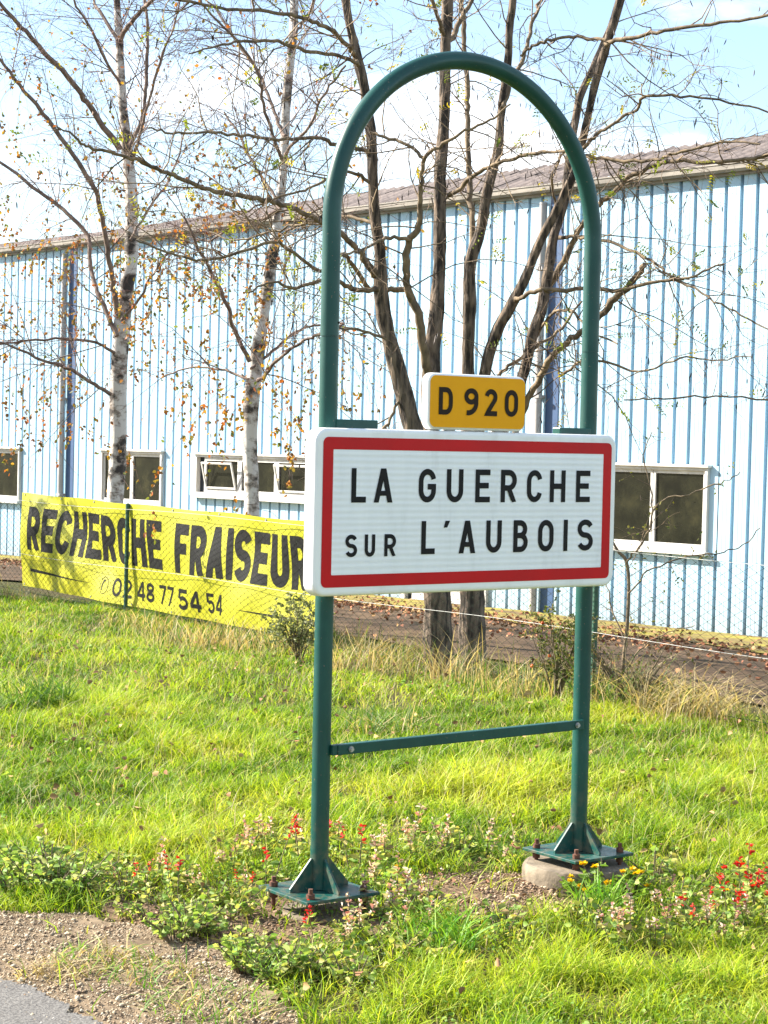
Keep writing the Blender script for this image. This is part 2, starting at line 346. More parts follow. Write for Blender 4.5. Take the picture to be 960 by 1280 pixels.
# ------------------------------------------------------------------ stroke lettering
def arc(cx, cy, rx, ry, a0, a1, n=14):
    return [(cx + rx * math.cos(math.radians(a0 + (a1 - a0) * i / n)), cy + ry * math.sin(math.radians(a0 + (a1 - a0) * i / n))) for i in range(n + 1)]
def glyph(ch, w, s):
    """strokes (points, closed) in a box w wide and 1 high, stroke s; polygons are given as ('poly', pts)"""
    h = s / 2; rx = w / 2 - h; rr = min(rx, .3); x1 = w - h
    race_t = lambda a0, a1: arc(w/2, 1 - h - rr * 1.15, rx, rr * 1.15, a0, a1)
    race_b = lambda a0, a1: arc(w/2, h + rr * 1.15, rx, rr * 1.15, a0, a1)
    st = lambda *p: (list(p), False)
    bowl = lambda x, r0, y0, y1: [(h, y1)] + arc(x - r0, (y0+y1)/2, r0, (y1-y0)/2, 90, -90) + [(h, y0)]
    ry = (1 - 2 * h) / 4
    if ch == 'L': return [st((h, 1), (h, h), (w, h))]
    if ch == 'E': return [st((w, 1-h), (h, 1-h), (h, h), (w, h)), st((h, .51), (w * .9, .51))]
    if ch == 'F': return [st((w, 1-h), (h, 1-h), (h, 0)), st((h, .50), (w * .88, .50))]
    if ch == 'H': return [st((h, 0), (h, 1)), st((x1, 0), (x1, 1)), st((h, .5), (x1, .5))]
    if ch == 'I': return [st((h, 0), (h, 1))]
    if ch == 'U': return [([(h, 1)] + race_b(180, 360) + [(x1, 1)], False)]
    if ch == 'C': return [(race_t(12, 180) + race_b(180, 348), False)]
    if ch == 'G': return [(race_t(12, 180) + race_b(180, 360) + [(x1, .47), (w * .52, .47)], False)]
    if ch in 'O0': return [(race_t(0, 180)[:-1] + [race_t(180, 180)[0]] + race_b(180, 360), True)]
    if ch == 'D': return [([(h, h), (h, 1-h)] + arc(w - h - rx * .95, 1 - h - .3, rx * .95, .3, 90, 0) + arc(w - h - rx * .95, h + .3, rx * .95, .3, 0, -90), True)]
    if ch == 'R': return [st((h, 0), (h, 1)), (bowl(x1, min(rx, .26), .44, 1-h), False), st((w * .48, .46), (w - h * 1.05, -.02))]
    if ch == 'B': return [st((h, 0), (h, 1)), (bowl(x1 - .03, min(rx, .24), .52, 1-h), False), (bowl(x1, min(rx, .25), h, .52), False)]
    if ch == 'A':
        t = 1.1 * s; d = w / 2 - t / 2
        return [('poly', [(0, 0), (1.06*s, 0), (1.06*s + d, 1), (d, 1)]), ('poly', [(w - 1.06*s, 0), (w, 0), (w - d, 1), (w - 1.06*s - d, 1)]),
                ('poly', [(.2*w, .2), (.8*w, .2), (.72*w, .2 + .85*s), (.28*w, .2 + .85*s)])]
    if ch == 'S': return [(arc(w/2, 1 - h - ry, rx, ry, 22, 270, 20) + arc(w/2, h + ry, rx, ry, 90, -158, 20)[1:], False)]
    if ch == '2': return [(arc(w/2, .70, rx, .30 - h, 170, -35, 18) + [(h * 1.3, h * 1.02), (w, h)], False)]
    if ch == '9': return [(arc(w/2, .70, rx, .30 - h, 0, 360, 26), True), ([(x1, .70), (x1, .58)] + arc(w*.28, .46, x1 - w*.28, .46 - h, 8, -100, 14), False)]
    if ch == '8': return [(arc(w/2, .74, rx * .92, .26 - h, 0, 360, 24), True), (arc(w/2, .27, rx, .27 - h, 0, 360, 24), True)]
    if ch == '4': return [st((w * .74, 0), (w * .74, 1)), st((w * .72, .97), (h * .8, .30)), st((h * .5, .27), (w, .27))]
    if ch == '7': return [st((0, 1-h), (x1, 1-h), (w * .34, 0))]
    if ch == '5': return [([(w * .95, 1-h), (h * 1.25, 1-h), (h, .52)], False), (arc(w/2, .33, rx, .33 - h, 142, -155, 20), False)]
    if ch == "'": return [('poly', [(0, 0), (w * .55, 0), (w, 1), (w * .25, 1)])]
    return []
def strip(pts, width, closed):
    P = [Vector((p[0], p[1])) for p in pts]
    Q = [P[0]]
    for p in P[1:]:
        if (p - Q[-1]).length > 1e-4: Q.append(p)
    if closed and (Q[0] - Q[-1]).length < 1e-4: Q.pop()
    R = []
    for i in range(len(Q) if closed else len(Q) - 1):
        a, b = Q[i], Q[(i + 1) % len(Q)]; k = max(1, int((b - a).length / .12))
        R += [a.lerp(b, j / k) for j in range(k)]
    if not closed: R.append(Q[-1])
    n = len(R); Lf, Rt = [], []
    for i in range(n):
        d0 = (R[i] - R[i-1]) if (closed or i) else (R[1] - R[0]); d1 = (R[(i+1) % n] - R[i]) if (closed or i < n-1) else d0
        d0 = d0.normalized(); d1 = d1.normalized(); n0 = Vector((-d0.y, d0.x)); n1 = Vector((-d1.y, d1.x)); m = n0 + n1
        m = m.normalized() if m.length > 1e-6 else n0; k = 1 / max(.35, m.dot(n0)); Lf.append(R[i] + m * (width / 2 * k)); Rt.append(R[i] - m * (width / 2 * k))
    fs = [(i, (i+1) % n, (i+1) % n + n, i + n) for i in range(n if closed else n - 1)]
    return Lf + Rt, fs
def letter(mb, ch, w, h, s, place, k0=0):
    """w,h real size, s stroke (real); place(x, z, lift) maps letter coordinates to the surface"""
    for k, g in enumerate(glyph(ch, w / h, s / h)):
        if g[0] == 'poly':
            q = [Vector(p) for p in g[1]]; nn = 8; v = []; fs = []
            vert = abs(q[3].y - q[0].y) > .6
            for j in range(nn + 1):
                t = j / nn; v += [q[0].lerp(q[3], t), q[1].lerp(q[2], t)] if vert else [q[0].lerp(q[1], t), q[3].lerp(q[2], t)]
            fs = [(2*j, 2*j+1, 2*j+3, 2*j+2) for j in range(nn)]
        else: v, fs = strip(g[0], s / h, g[1])
        mb.add([place(min(max(p.x, -.02), w/h + .02) * h, min(max(p.y, 0), 1) * h, .0003 * (k + k0)) for p in v], fs)

# ------------------------------------------------------------------ the town sign on its hoop
sign = tag(empty('town_sign', SIGN), 'white town name sign with red border on a dark green tubular hoop', 'road sign')
S, ZS, RT = 1.2708, 2.43, .0338
ZJ = .5 * (on_plane(SIGN, 411, 418)[1] + on_plane(SIGN, 733, 443)[1])
hoop = MB()
hoop.tube([(0,0,ZJ+.002),(0,0,ZS)] + [(S/2 - S/2*math.cos(a), 0, ZS + S/2*math.sin(a)) for a in np.linspace(.03, math.pi-.03, 60)] + [(S,0,ZS),(S,0,ZJ+.002)], RT, 20)
hoop_o = hoop.build('hoop', M_green, sign)
for x in (0, S):
    m = MB(); m.tube([(x,0,.006),(x,0,ZJ-.002)], RT, 20); m.tube([(x,0,ZJ-.03),(x,0,ZJ+.03)], RT - .003, 16); m.build('post', M_green, sign)
    m = MB(); m.tube([(x+.018,-RT-.0005+.006,ZJ+.05),(x+.018,-RT+.002,ZJ+.05)], .004, 8); m.build('rivet_hole', M_black, sign)
# base plates
for x in (0, S):
    a = .158; m = MB(); m.box(x-a, x+a, -a, a, -.008, 0.004); pl = m.build('base_plate', M_green, sign, .002)
    for dx, dy in ((1,0),(-1,0),(0,1),(0,-1)):
        m = MB(); t = .004
        def gp(r, z, q): return (x + dx*r - dy*q, dy*r + dx*q, z)
        poly = [(RT-.004, .005), (.128, .005), (.128, .016), (RT+.004, .118), (RT-.004, .118)]
        n = len(poly); m.add([gp(r, z, -t) for r, z in poly] + [gp(r, z, t) for r, z in poly],
              [tuple(range(n)), tuple(range(2*n-1, n-1, -1))] + [(i, i+n, (i+1)%n+n, (i+1)%n) for i in range(n)])
        m.build('gusset', M_green, pl)
    for dx, dy in ((1,1),(-1,1),(1,-1),(-1,-1)):
        bx, by_ = x + dx*.118, dy*.118; m = MB()
        m.cyl((bx, by_, -.085), .0085, .125, 10); m.tube([(bx,by_,.005),(bx,by_,.021)], .0165, 6); m.tube([(bx,by_,-.035),(bx,by_,-.018)], .0165, 6)
        m.build('anchor_bolt', M_rust, pl)
# crossbar
zl = on_plane(SIGN, 428, 936, -.03)[1]; zr = on_plane(SIGN, 716, 906, -.03)[1]
x0, x1 = on_plane(SIGN, 413, 936, -.03)[0], on_plane(SIGN, 727, 906, -.03)[0]
Mb = Matrix.Translation((0,0,0)); m = MB(); dz = (zr - zl) / (x1 - x0)
def bar(x_0, x_1, y0, y1, hh):
    z0, z1 = zl + dz*(x_0-x0), zl + dz*(x_1-x0)
    m.add([(x_0,y0,z0-hh),(x_1,y0,z1-hh),(x_1,y1,z1-hh),(x_0,y1,z0-hh),(x_0,y0,z0+hh),(x_1,y0,z1+hh),(x_1,y1,z1+hh),(x_0,y1,z0+hh)],
          [(0,3,2,1),(4,5,6,7),(0,1,5,4),(1,2,6,5),(2,3,7,6),(3,0,4,7)])
bar(x0 + .02, x1 - .075, -.052, -.022, .019); cb = m.build('crossbar', M_green, sign, .003)
m = MB(); bar(x1 - .076, x1, -.045, -.031, .0185); m.build('end_tab', M_green, cb, .002)
m = MB(); bar(RT * .5, x0 + .021, -.047, -.024, .0185); m.build('end_tab', M_green, cb, .002)
for bx, y in ((x0 + .075, -.053), (x1 - .038, -.0455)):
    z = zl + dz * (bx - x0); m = MB(); m.tube([(bx, y, z), (bx, y - .004, z)], .011, 12); m.tube([(bx, y-.004, z), (bx, y - .011, z)], .0075, 6); m.build('bolt', M_zinc, cb)
# the name panel: face plane 60 mm thick, in front of the posts
PF = -.098                                       # local y of the face
def rrect(x0, x1, z0, z1, r, n=7):
    pts = []
    for cx, cz, a0 in ((x1-r, z1-r, 0), (x0+r, z1-r, 90), (x0+r, z0+r, 180), (x1-r, z0+r, 270)):
        pts += [(cx + r*math.cos(math.radians(a0+90*i/n)), cz + r*math.sin(math.radians(a0+90*i/n))) for i in range(n+1)]
    return pts
def box_panel(name, x0, x1, z0, z1, r, th, parent, mtl):
    """folded sheet-metal panel: rounded corners, rounded front edge"""
    m = MB(); rings = []
    for y, ins in ((PF + th, 0), (PF + .014, 0), (PF + .007, .0015), (PF + .0025, .005), (PF + .0005, .010), (PF, .016)):
        rings.append([(p[0], y, p[1]) for p in rrect(x0+ins, x1-ins, z0+ins, z1-ins, max(.004, r-ins))])
    n = len(rings[0]); vs_ = [p for rg in rings for p in rg]
    fs = [(i*n+k, (i+1)*n+k, (i+1)*n+(k+1)%n, i*n+(k+1)%n) for i in range(len(rings)-1) for k in range(n)]
    m.add(vs_, fs, True); m.add(rings[-1], [tuple(range(n))[::-1]]); m.add(rings[0], [tuple(range(n))])
    return m.build(name, mtl, parent)
def frame_ring(m, o, i, y):
    n = len(o); m.add([(p[0], y, p[1]) for p in o] + [(p[0], y, p[1]) for p in i], [(k, k+n, (k+1)%n+n, (k+1)%n) for k in range(n)])
c = [on_plane(SIGN, a, b, PF) for a, b in ((406.9-.9,545),(760.3,554.6),(403-.5,736.2),(757.5,721.5))]
rx0 = min(c[0][0], c[2][0]) ; rx1 = (c[1][0]+c[3][0])/2 + .004; rz1 = (c[0][1]+c[1][1])/2; rz0 = (c[2][1]+c[3][1])/2
# red corners above were read at the rounded corner starts: push the border out a little
rx0 -= .006; rx1 += .012
panel = box_panel('sign_panel', rx0-.032, rx1+.030, rz0-.032, rz1+.032, .05, .062, sign, M_white_panel)
BW = .044
m = MB(); m.add([(p[0], PF-.001, p[1]) for p in rrect(rx0+BW-.002, rx1-BW+.002, rz0+BW-.002, rz1-BW+.002, .004, 1)], [tuple(range(8))[::-1]]); m.build('panel_face', M_sheet, panel)
m = MB(); frame_ring(m, rrect(rx0, rx1, rz0, rz1, .022, 6), rrect(rx0+BW, rx1-BW, rz0+BW, rz1-BW, .003, 6), PF-.0016); m.build('red_border', M_red, panel)
def zp(X, Y): return 370 + X / 2.2326, 440 + Y / 2.2326
def letter_row(chars, boxes, parent, mtl, stroke, y):
    tops = []; bots = []
    for b in boxes:
        xm = (b[0] + b[2]) / 2; tops.append(on_plane(SIGN, *zp(xm, b[1]), y)[1]); bots.append(on_plane(SIGN, *zp(xm, b[3]), y)[1])
    z0, z1 = float(np.median(bots)), float(np.median(tops)); h = z1 - z0
    for ch, b in zip(chars, boxes):
        xa = on_plane(SIGN, *zp(b[0], (b[1]+b[3])/2), y)[0]; xb = on_plane(SIGN, *zp(b[2], (b[1]+b[3])/2), y)[0]
        m = MB()
        if ch == "'":
            za, zb = on_plane(SIGN, *zp(b[0], b[3]), y)[1], on_plane(SIGN, *zp(b[0], b[1]), y)[1]
            letter(m, ch, xb - xa, zb - za, .02, lambda x, z, k: (xa + x, y - k, za + z))
        else: letter(m, ch, xb - xa, h, stroke * h, lambda x, z, k: (xa + x, y - k, z0 + z))
        m.build('letter', mtl, parent)
letter_row('LAGUERCHE', [(155,325,196,421),(218,325,270,420),(343,325,391,420),(421,327,467,420),(501,330,542,420),(572,329,616,419),(645,329,687,419),(709,329,752,419),(782,331,821,418)], panel, M_black, .172, PF-.003)
letter_row('SUR', [(138,509,171,573),(192,509,221,571),(247,509,279,570)], panel, M_black, .18, PF-.003)
letter_row("L'AUBOIS", [(350,473,388,567),(413,471,430,490),(455,471,501,564),(531,470,574,561),(607,470,647,558),(676,468,719,557),(747,466,760,555),(786,463,829,553)], panel, M_black, .172, PF-.003)
# route plate on top
c = [on_plane(SIGN, a, b, PF) for a, b in ((537,466),(657,472),(537,538),(656.5,540))]
qx0, qx1 = c[0][0], (c[1][0]+c[3][0])/2; qz0, qz1 = rz1+.032+.004, (c[0][1]+c[1][1])/2
plate = box_panel('route_plate', qx0-.004, qx1+.004, qz0, qz1+.002, .032, .036, sign, M_white_panel)
m = MB(); m.add([(p[0], PF-.001, p[1]) for p in rrect(qx0+.004, qx1-.003, qz0+.009, qz1-.007, .026, 6)], [tuple(range(28))[::-1]]); m.build('amber_face', M_yellow, plate)
letter_row('D920', [(399,98,438,175),(470,101,509,177),(527,105,562,179),(583,106,620,180)], plate, M_brownblack, .185, PF-.003)
for t in (.25, .75):
    m = MB(); xx = qx0 + (qx1-qx0)*t; m.box(xx-.02, xx+.02, PF+.012, PF+.04, qz0-.012, qz0+.003); m.build('clip', M_grey, plate)
# green brackets behind the top and bottom edges of the panel
for xa, xb, zc in ((RT*.4, on_plane(SIGN, 470, 530, -.02)[0], on_plane(SIGN, 440, 530, -.02)[1]), (on_plane(SIGN, 697, 540, -.02)[0], S-RT*.4, on_plane(SIGN, 715, 540, -.02)[1])):
    for dzz in (0, -.5):
        m = MB(); m.box(xa, xb, -.034, .012, zc-.03+dzz, zc+.016+dzz); m.build('bracket', M_green, sign, .004)

# concrete footings
def drum(name, c, r, z0, z1, label):
    m = MB(); n = 36; rings = [(z0, 1.0), (z1-.03, 1.0), (z1-.012, .985), (z1, .95)]; vs_ = []
    for z, k in rings:
        for i in range(n):
            a = 2*math.pi*i/n; q = r*k*(1 + .025*noise.noise((math.cos(a)*2, math.sin(a)*2, z*12)))
            vs_.append((c[0]+q*math.cos(a), c[1]+q*math.sin(a), z + (.006*noise.noise((math.cos(a)*3, math.sin(a)*3, 4)) if z > z0 else 0)))
    m.add(vs_, [(i*n+k, i*n+(k+1)%n, (i+1)*n+(k+1)%n, (i+1)*n+k) for i in range(3) for k in range(n)], True)
    m.add([vs_[3*n+k] for k in range(n)], [tuple(range(n))]); return tag(m.build(name, M_concrete), label, 'footing')
pr = SIGN @ Vector((S, 0, 0)); pl_ = SIGN @ Vector((0, 0, 0))
drum('concrete_footing', (pr.x - .01, pr.y - .03), .215, -.2, -.038, 'round raised concrete footing under the right post')
drum('concrete_footing', (pl_.x + .02, pl_.y + .02), .165, -.2, -.078, 'low concrete footing sunk in soil under the left post')

# ------------------------------------------------------------------ the blue warehouse
bld = tag(empty('warehouse', WALL), 'long pale blue ribbed metal warehouse with brown corrugated roof', 'building')
WH = BZ1 - BZ0
def wx(px, py): return on_plane(WALL, px, py)
_r = [wx(a, b)[0] for a, b in ((816.3, 785), (835.2, 787), (853.3, 789), (872.2, 791), (891, 793), (910.8, 795), (929.7, 797), (949.5, 799))]
PITCH_R = float(np.polyfit(range(8), _r, 1)[0]); S0 = _r[3]
k0 = int((wx(-260, 560)[0] - S0) / PITCH_R) - 1; k1 = int((wx(1250, 560)[0] - S0) / PITCH_R) + 1
WX0, WX1 = S0 + k0 * PITCH_R, S0 + (k1 + 1) * PITCH_R
print('pitch', PITCH_R, 'n', k1 - k0, 'wall', WX0, WX1)
RH, RW = .004, .15 * PITCH_R
GW, GD = .225 * PITCH_R, .50 * PITCH_R
_clad = {}
def clad_mesh(z0, z1):
    key = (round(z0, 3), round(z1, 3))
    if key not in _clad:
        g2, gd = GW * .5, GD
        prof = [(-PITCH_R + g2, 0), (-PITCH_R*.66, 0), (-PITCH_R*.65, -.002), (-PITCH_R*.63, -.002), (-PITCH_R*.62, 0), (-PITCH_R*.40, 0), (-PITCH_R*.39, -.002), (-PITCH_R*.37, -.002), (-PITCH_R*.36, 0),
                (-g2, 0), (-g2 + gd*.05, gd), (g2 - gd*.05, gd), (g2, 0)]
        prof = [(x, y) for x, y in prof]; n = len(prof); m = MB()
        m.add([(x, y, z0) for x, y in prof] + [(x, y, z1) for x, y in prof] + [(prof[0][0], .01, z0), (prof[-1][0], .01, z0), (prof[0][0], .01, z1), (prof[-1][0], .01, z1)],
              [(i, i+1, i+1+n, i+n) for i in range(n-1)])
        _clad[key] = m.mesh('cladding_panel', M_clad)
    return _clad[key]
# openings: (px left, px right, py top, py bottom at given px) -> local rectangles
def rect(pxl, pxr, pyt, pyb):
    xa, zt = wx(pxl, pyt[0]); xb, zt2 = wx(pxr, pyt[1]); zb = .5 * (wx(pxl, pyb[0])[1] + wx(pxr, pyb[1])[1]); return xa, xb, zb, .5 * (zt + zt2)
WIN = [rect(-18, 27, (561, 560), (624, 626)), rect(129, 205, (563, 565), (629, 632)), rect(247, 398, (567, 573), (618, 627)), rect(752, 888, (581, 584), (680, 692))]
DOOR = rect(506, 613, (640, 648), (749, 762))
DOOR = (DOOR[0], DOOR[1], .0, 2.35)
PIPES = [wx(83, 450)[0], wx(677.5, 500)[0]]
for k in range(k0, k1 + 1):
    x = S0 + k * PITCH_R; xa, xb = x - PITCH_R + .02, x + .02
    cuts = []
    for (a, b, z0, z1) in WIN + [DOOR]:
        if xb > a - .02 and xa < b + .02: cuts.append((z0 - .02, z1 + .02))
    z = .02; segs = []
    for c0, c1 in sorted(cuts):
        if c0 > z + .05: segs.append((z, c0))
        z = c1
    segs.append((z, WH + .05))
    for s0, s1 in segs: link('cladding_panel', clad_mesh(s0, s1), bld, Matrix.Translation((x, 0, 0)))
for (a, b, z0, z1) in WIN + [DOOR]:
    ks = [k for k in range(k0, k1 + 1) if S0 + k*PITCH_R + .02 > a - .02 and S0 + (k-1)*PITCH_R + .02 < b + .02]
    lo_, hi_ = S0 + (ks[0]-1)*PITCH_R + RW*.5, S0 + ks[-1]*PITCH_R + RW*.5 + RH
    for p, q in ((lo_, a), (b, hi_ - .01)):
        if q - p > .004: m = MB(); m.box(p, q, -.003, .01, max(.02, z0 - .02), z1 + .02); m.build('cladding_filler', M_clad, bld)
m = MB(); m.box(WX0 - .5, WX1 + .5, .13, .20, -.3, WH + .1)
m.build('inner_wall', M_wdark, bld)
# fillers between opening edge and neighbouring panel, so cut panels end cleanly
m = MB(); m.box(WX0 - .6, WX1 + .6, -.02, .05, -.25, .018); m.build('plinth', M_concrete, bld)
for px_ in PIPES:
    m = MB(); m.box(px_ + .075, px_ + .30, -RH - .006, .01, .03, WH - .02); m.build('trim_strip', M_blue, bld)
    m = MB(); m.tube([(px_, -.075, .05), (px_, -.075, WH - .12)], .05, 12)
    for zz in (1.2, 2.9, 4.6): m.box(px_ - .058, px_ + .058, -.13, .002, zz, zz + .04)
    m.build('downpipe', M_grey, bld)
def window(x0, x1, z0, z1, n, style):
    w = MB(); fr = .045
    w.box(x0, x1, -.05, .06, z1 - fr, z1); w.box(x0, x1, -.05, .06, z0, z0 + fr); w.box(x0, x0 + fr, -.05, .06, z0 + fr, z1 - fr); w.box(x1 - fr, x1, -.05, .06, z0 + fr, z1 - fr)
    root = w.build('window', M_wframe, bld, .004)
    s = MB(); s.box(x0 - .03, x1 + .03, -.10, -.001, z0 - .045, z0 + .004); s.build('sill', M_wframe, root, .004)
    s = MB(); s.box(x0 - .03, x1 + .03, -.085, -.001, z1 - .004, z1 + .03); s.build('lintel', M_wframe, root, .004)
    xs = np.linspace(x0 + fr, x1 - fr, n + 1)
    if style == 'hopper':
        s = MB(); s.box(x0 + fr, x0 + fr + .17, .03, .05, z0 + fr, z1 - fr); s.build('dark_jamb', M_wdark, root); xs = np.linspace(x0 + fr + .17, x1 - fr, n + 1)
    for i in range(n):
        a, b = xs[i], xs[i + 1]; s = MB(); t = .042 if style != 'hopper' else .055; e0, e1 = z0 + fr, z1 - fr
        y0, y1 = -.02, .035
        s.box(a + .004, b - .004, y0, y1, e1 - t, e1); s.box(a + .004, b - .004, y0, y1, e0, e0 + t); s.box(a + .004, a + t, y0, y1, e0 + t, e1 - t); s.box(b - t, b - .004, y0, y1, e0 + t, e1 - t)
        tilt = style == 'hopper' and i % 2 == 0
        if tilt:
            Mx = Matrix.Translation((0, y1, e0)) @ Matrix.Rotation(math.radians(-0), 4, 'X') @ Matrix.Translation((0, -y1, -e0))
        sa = s.build('sash', M_wframe, root, .003)
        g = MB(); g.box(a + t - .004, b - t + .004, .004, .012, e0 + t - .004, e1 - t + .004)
        if tilt:
            # hopper sash hinged at its foot, its top tipped inwards, seen as a slanting inner casement
            h2 = MB(); c0, c1, d0, d1 = a + t + .01, b - t - .01, e0 + t + .01, e1 - t - .01
            for (p0, p1, q0, q1) in ((c0, c1, d0, d0 + .03), (c0, c1, d1 - .03, d1), (c0, c0 + .03, d0 + .03, d1 - .03), (c1 - .03, c1, d0 + .03, d1 - .03)): h2.box(p0, p1, -.012, .012, q0, q1)
            hs = h2.build('hopper_sash', M_wframe, sa, .002); hs.matrix_local = Matrix.Translation(((c0+c1)/2, -.03, d0)) @ Matrix.Rotation(math.radians(-14 * -1), 4, 'X') @ Matrix.Translation((-(c0+c1)/2, 0, -d0))
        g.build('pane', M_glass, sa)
for wi, (r, n, st_) in enumerate(zip(WIN, (1, 2, 3, 2), ('', '', 'hopper', ''))): window(*r, n, st_)
a, b, z0, z1 = DOOR
m = MB(); m.box(a, a + .09, -.05, .05, z0, z1); m.box(b - .09, b, -.05, .05, z0, z1); m.box(a + .09, b - .09, -.05, .05, z1 - .09, z1); dr = m.build('door', M_wframe, bld, .004)
m = MB(); m.box(a + .20, b - .092, -.01, .03, .03, z1 - .092); m.build('door_leaf', M_wframe, dr)
m = MB(); m.box(a + .092, a + .198, .02, .03, .03, z1 - .092); m.build('door_gap', M_wdark, dr)
m = MB(); m.box(a + .28, a + .32, -.06, -.01, 1.0, 1.12); m.build('handle', M_grey, dr)
# eaves: fascia, box gutter, roof sheets
m = MB(); pr_ = [(-.02, WH - .04), (-.10, WH - .04), (-.105, WH + .09), (-.02, WH + .09)]
def extr(poly, name, mt, par, x0=WX0 - .6, x1=WX1 + .6):
    m = MB(); n = len(poly); m.add([(x0, p[0], p[1]) for p in poly] + [(x1, p[0], p[1]) for p in poly], [tuple(range(n))[::-1], tuple(range(n, 2*n))] + [(i, (i+1)%n, (i+1)%n+n, i+n) for i in range(n)]); return m.build(name, mt, par)
extr([(.02, WH-.03), (-.06, WH-.03), (-.06, WH+.06), (.02, WH+.06)], 'fascia', M_gutter, bld)
gt = extr([(-.065, WH+.005), (-.13, WH+.005), (-.15, WH+.03), (-.155, WH+.095), (-.145, WH+.095), (-.14, WH+.035), (-.125, WH+.017), (-.065, WH+.017)], 'gutter', M_gutter, bld)
extr([(-.152, WH+.090), (-.163, WH+.090), (-.163, WH+.106), (-.143, WH+.106), (-.143, WH+.097)], 'gutter_lip', M_gutter, gt)
SL, RL = math.tan(math.radians(14.5)), 7.2; SHX = 1.05
nrow = 5
roof = None
def roof_mesh(length, w):
    m = MB(); n = int(w / .177) * 4; vs_ = []
    for j in (0, 1):
        for i in range(n + 1):
            x = w * i / n; vs_.append((x, j * length, j * length * SL + .022 * math.cos(2 * math.pi * i / 4)))
    m.add(vs_, [(i, i+1, n+2+i, n+1+i) for i in range(n)], True)
    m.add([(v[0], v[1], v[2]) for v in vs_[:n+1]] + [(v[0], v[1] + .002, v[2] - .014) for v in vs_[:n+1]], [(i, n+1+i, n+2+i, i+1) for i in range(n)])
    return m.mesh('roof_sheet', M_roof)
rl = RL / nrow; wS = .177 * 6; rm = roof_mesh(rl + .08, wS)
for j in range(nrow):
    for i in range(int((WX1 - WX0 + 1.2) / wS) + 1):
        xx = WX0 - .6 + i * wS; k = max(.03, -.02 + (.42 + .02) * (xx - wx(0, 500)[0]) / (wx(960, 500)[0] - wx(0, 500)[0]))
        sc = Matrix.Diagonal((1, k, 1, 1)); sc[2][1] = SL * (k - 1)
        link('roof_sheet', rm, bld, Matrix.Translation((xx, -.12 + j * rl * k, WH + .115 + j * rl * SL * k + .012 * j + random.uniform(-.004, .004))) @ sc)
m = MB(); m.box(WX0 - .6, WX1 + .6, RL * .5, RL + .1, WH - .1, WH + .05); None
# ------------------------------------------------------------------ wire fence
FH = 1.04
fence = tag(empty('wire_fence', FENCE), 'low chain-link wire fence with thin green posts along the grass', 'fence')
fx0, fx1 = on_plane(FENCE, -260, 740)[0], on_plane(FENCE, 1260, 900)[0]
postx = [on_plane(FENCE, p, 760)[0] for p in (157, 744)]
sp = (postx[1] - postx[0]) / 3
def zf(x): p = FENCE @ Vector((x, 0, 0)); return gz(p.x, p.y) - FENCE.translation.z
for x in (postx[0] - 3.4, postx[0], on_plane(FENCE, 402, 800)[0], postx[1], postx[1] + 3.1):
    if fx0 < x < fx1:
        m = MB(); m.tube([(x, .0, zf(x) - .1), (x, 0, FH + .05)], .021, 10); m.tube([(x, 0, FH + .05), (x, 0, FH + .06)], [.024, .012], 10); m.build('post', M_fpost, fence)
for z, mt in ((FH, M_wwire), (.46, M_wwire), (.06, M_wire)):
    m = MB(); m.tube([(x, -.024, z + .012 * math.sin(x * 1.3)) for x in np.linspace(fx0, fx1, 50)], .0024, 4); m.build('tension_wire', mt, fence)
pw_ = .060; nx = int((fx1 - fx0) / pw_); nzz = int((FH - .04) / (pw_)) * 2
zz = np.linspace(.04, FH, nzz + 1); Vs = []; 
i_ = np.arange(nx); rW = .0022
base = fx0 + i_ * pw_
seg = np.arange(nzz + 1)
cx = base[:, None] + np.where(((seg[None, :] + i_[:, None]) % 2) == 0, 0, pw_) + 0 * zz[None, :]
cy = np.where(((seg[None, :] + i_[:, None]) % 2) == 0, -.003, .003) + 0 * cx
cx = cx - (0)
# every wire zigzags between its own column and the next, hooking its neighbour
cz = np.broadcast_to(zz[None, :], cx.shape) 
offs = np.array([(rW, 0), (-rW * .5, rW * .87), (-rW * .5, -rW * .87)])
V = np.stack([cx[..., None] + offs[:, 0], cy[..., None] - .024 + offs[:, 1] + np.zeros_like(cx[..., None]), cz[..., None] + np.zeros(3)], -1)   # nx,nz,3,3
nv_ = (nzz + 1) * 3
lo = []
for k in range(3):
    a = np.arange(nzz) * 3 + k; b = np.arange(nzz) * 3 + (k + 1) % 3
    lo.append(np.stack([a, b, b + 3, a + 3], 1))
lo = np.concatenate(lo)[None] + (np.arange(nx) * nv_)[:, None, None]
# second set, mirrored, gives the diamonds
o = link('wire_mesh', np_mesh('wire_mesh', V.reshape(-1, 3), lo.ravel(), np.arange(lo.size // 4) * 4, None, M_wire), fence); tag(o, kind='stuff')
# ------------------------------------------------------------------ yellow banner on the fence
ban = tag(empty('banner', FENCE), 'yellow banner with black lettering tied to the wire fence', 'banner')
def fxp(px, py): return on_plane(FENCE, px, py, .03)
bx0, bx1 = fxp(27, 640)[0], fxp(399, 720)[0]
_zt = fxp(27, 615.4)[1], fxp(381, 650.8)[1]; _zb = fxp(27, 732)[1], fxp(354, 794.6)[1]
print('banner', bx0, bx1, _zt, _zb)
def bsurf(x, v, lift=0.0):
    a = (x - bx0) / (bx1 - bx0); zt = _zt[0] + (_zt[1] - _zt[0]) * a - .012 * math.sin(a * math.pi * 4) ** 2; zb = _zb[0] + (_zb[1] - _zb[0]) * a + .004 * math.sin(a * 9)
    y = .035 + .009 * math.sin(a * 31 + v * 6) * (.3 + v) + .02 * math.sin(a * 11 - v * 5) + .025 * max(0, 1 - abs(a - .22 - .35 * (v - .3)) * 9) + .006 * math.sin((a * 5 + v) * 9)
    return (x, y - lift, zt + (zb - zt) * v)
m = MB(); nu_, nv2 = 150, 40
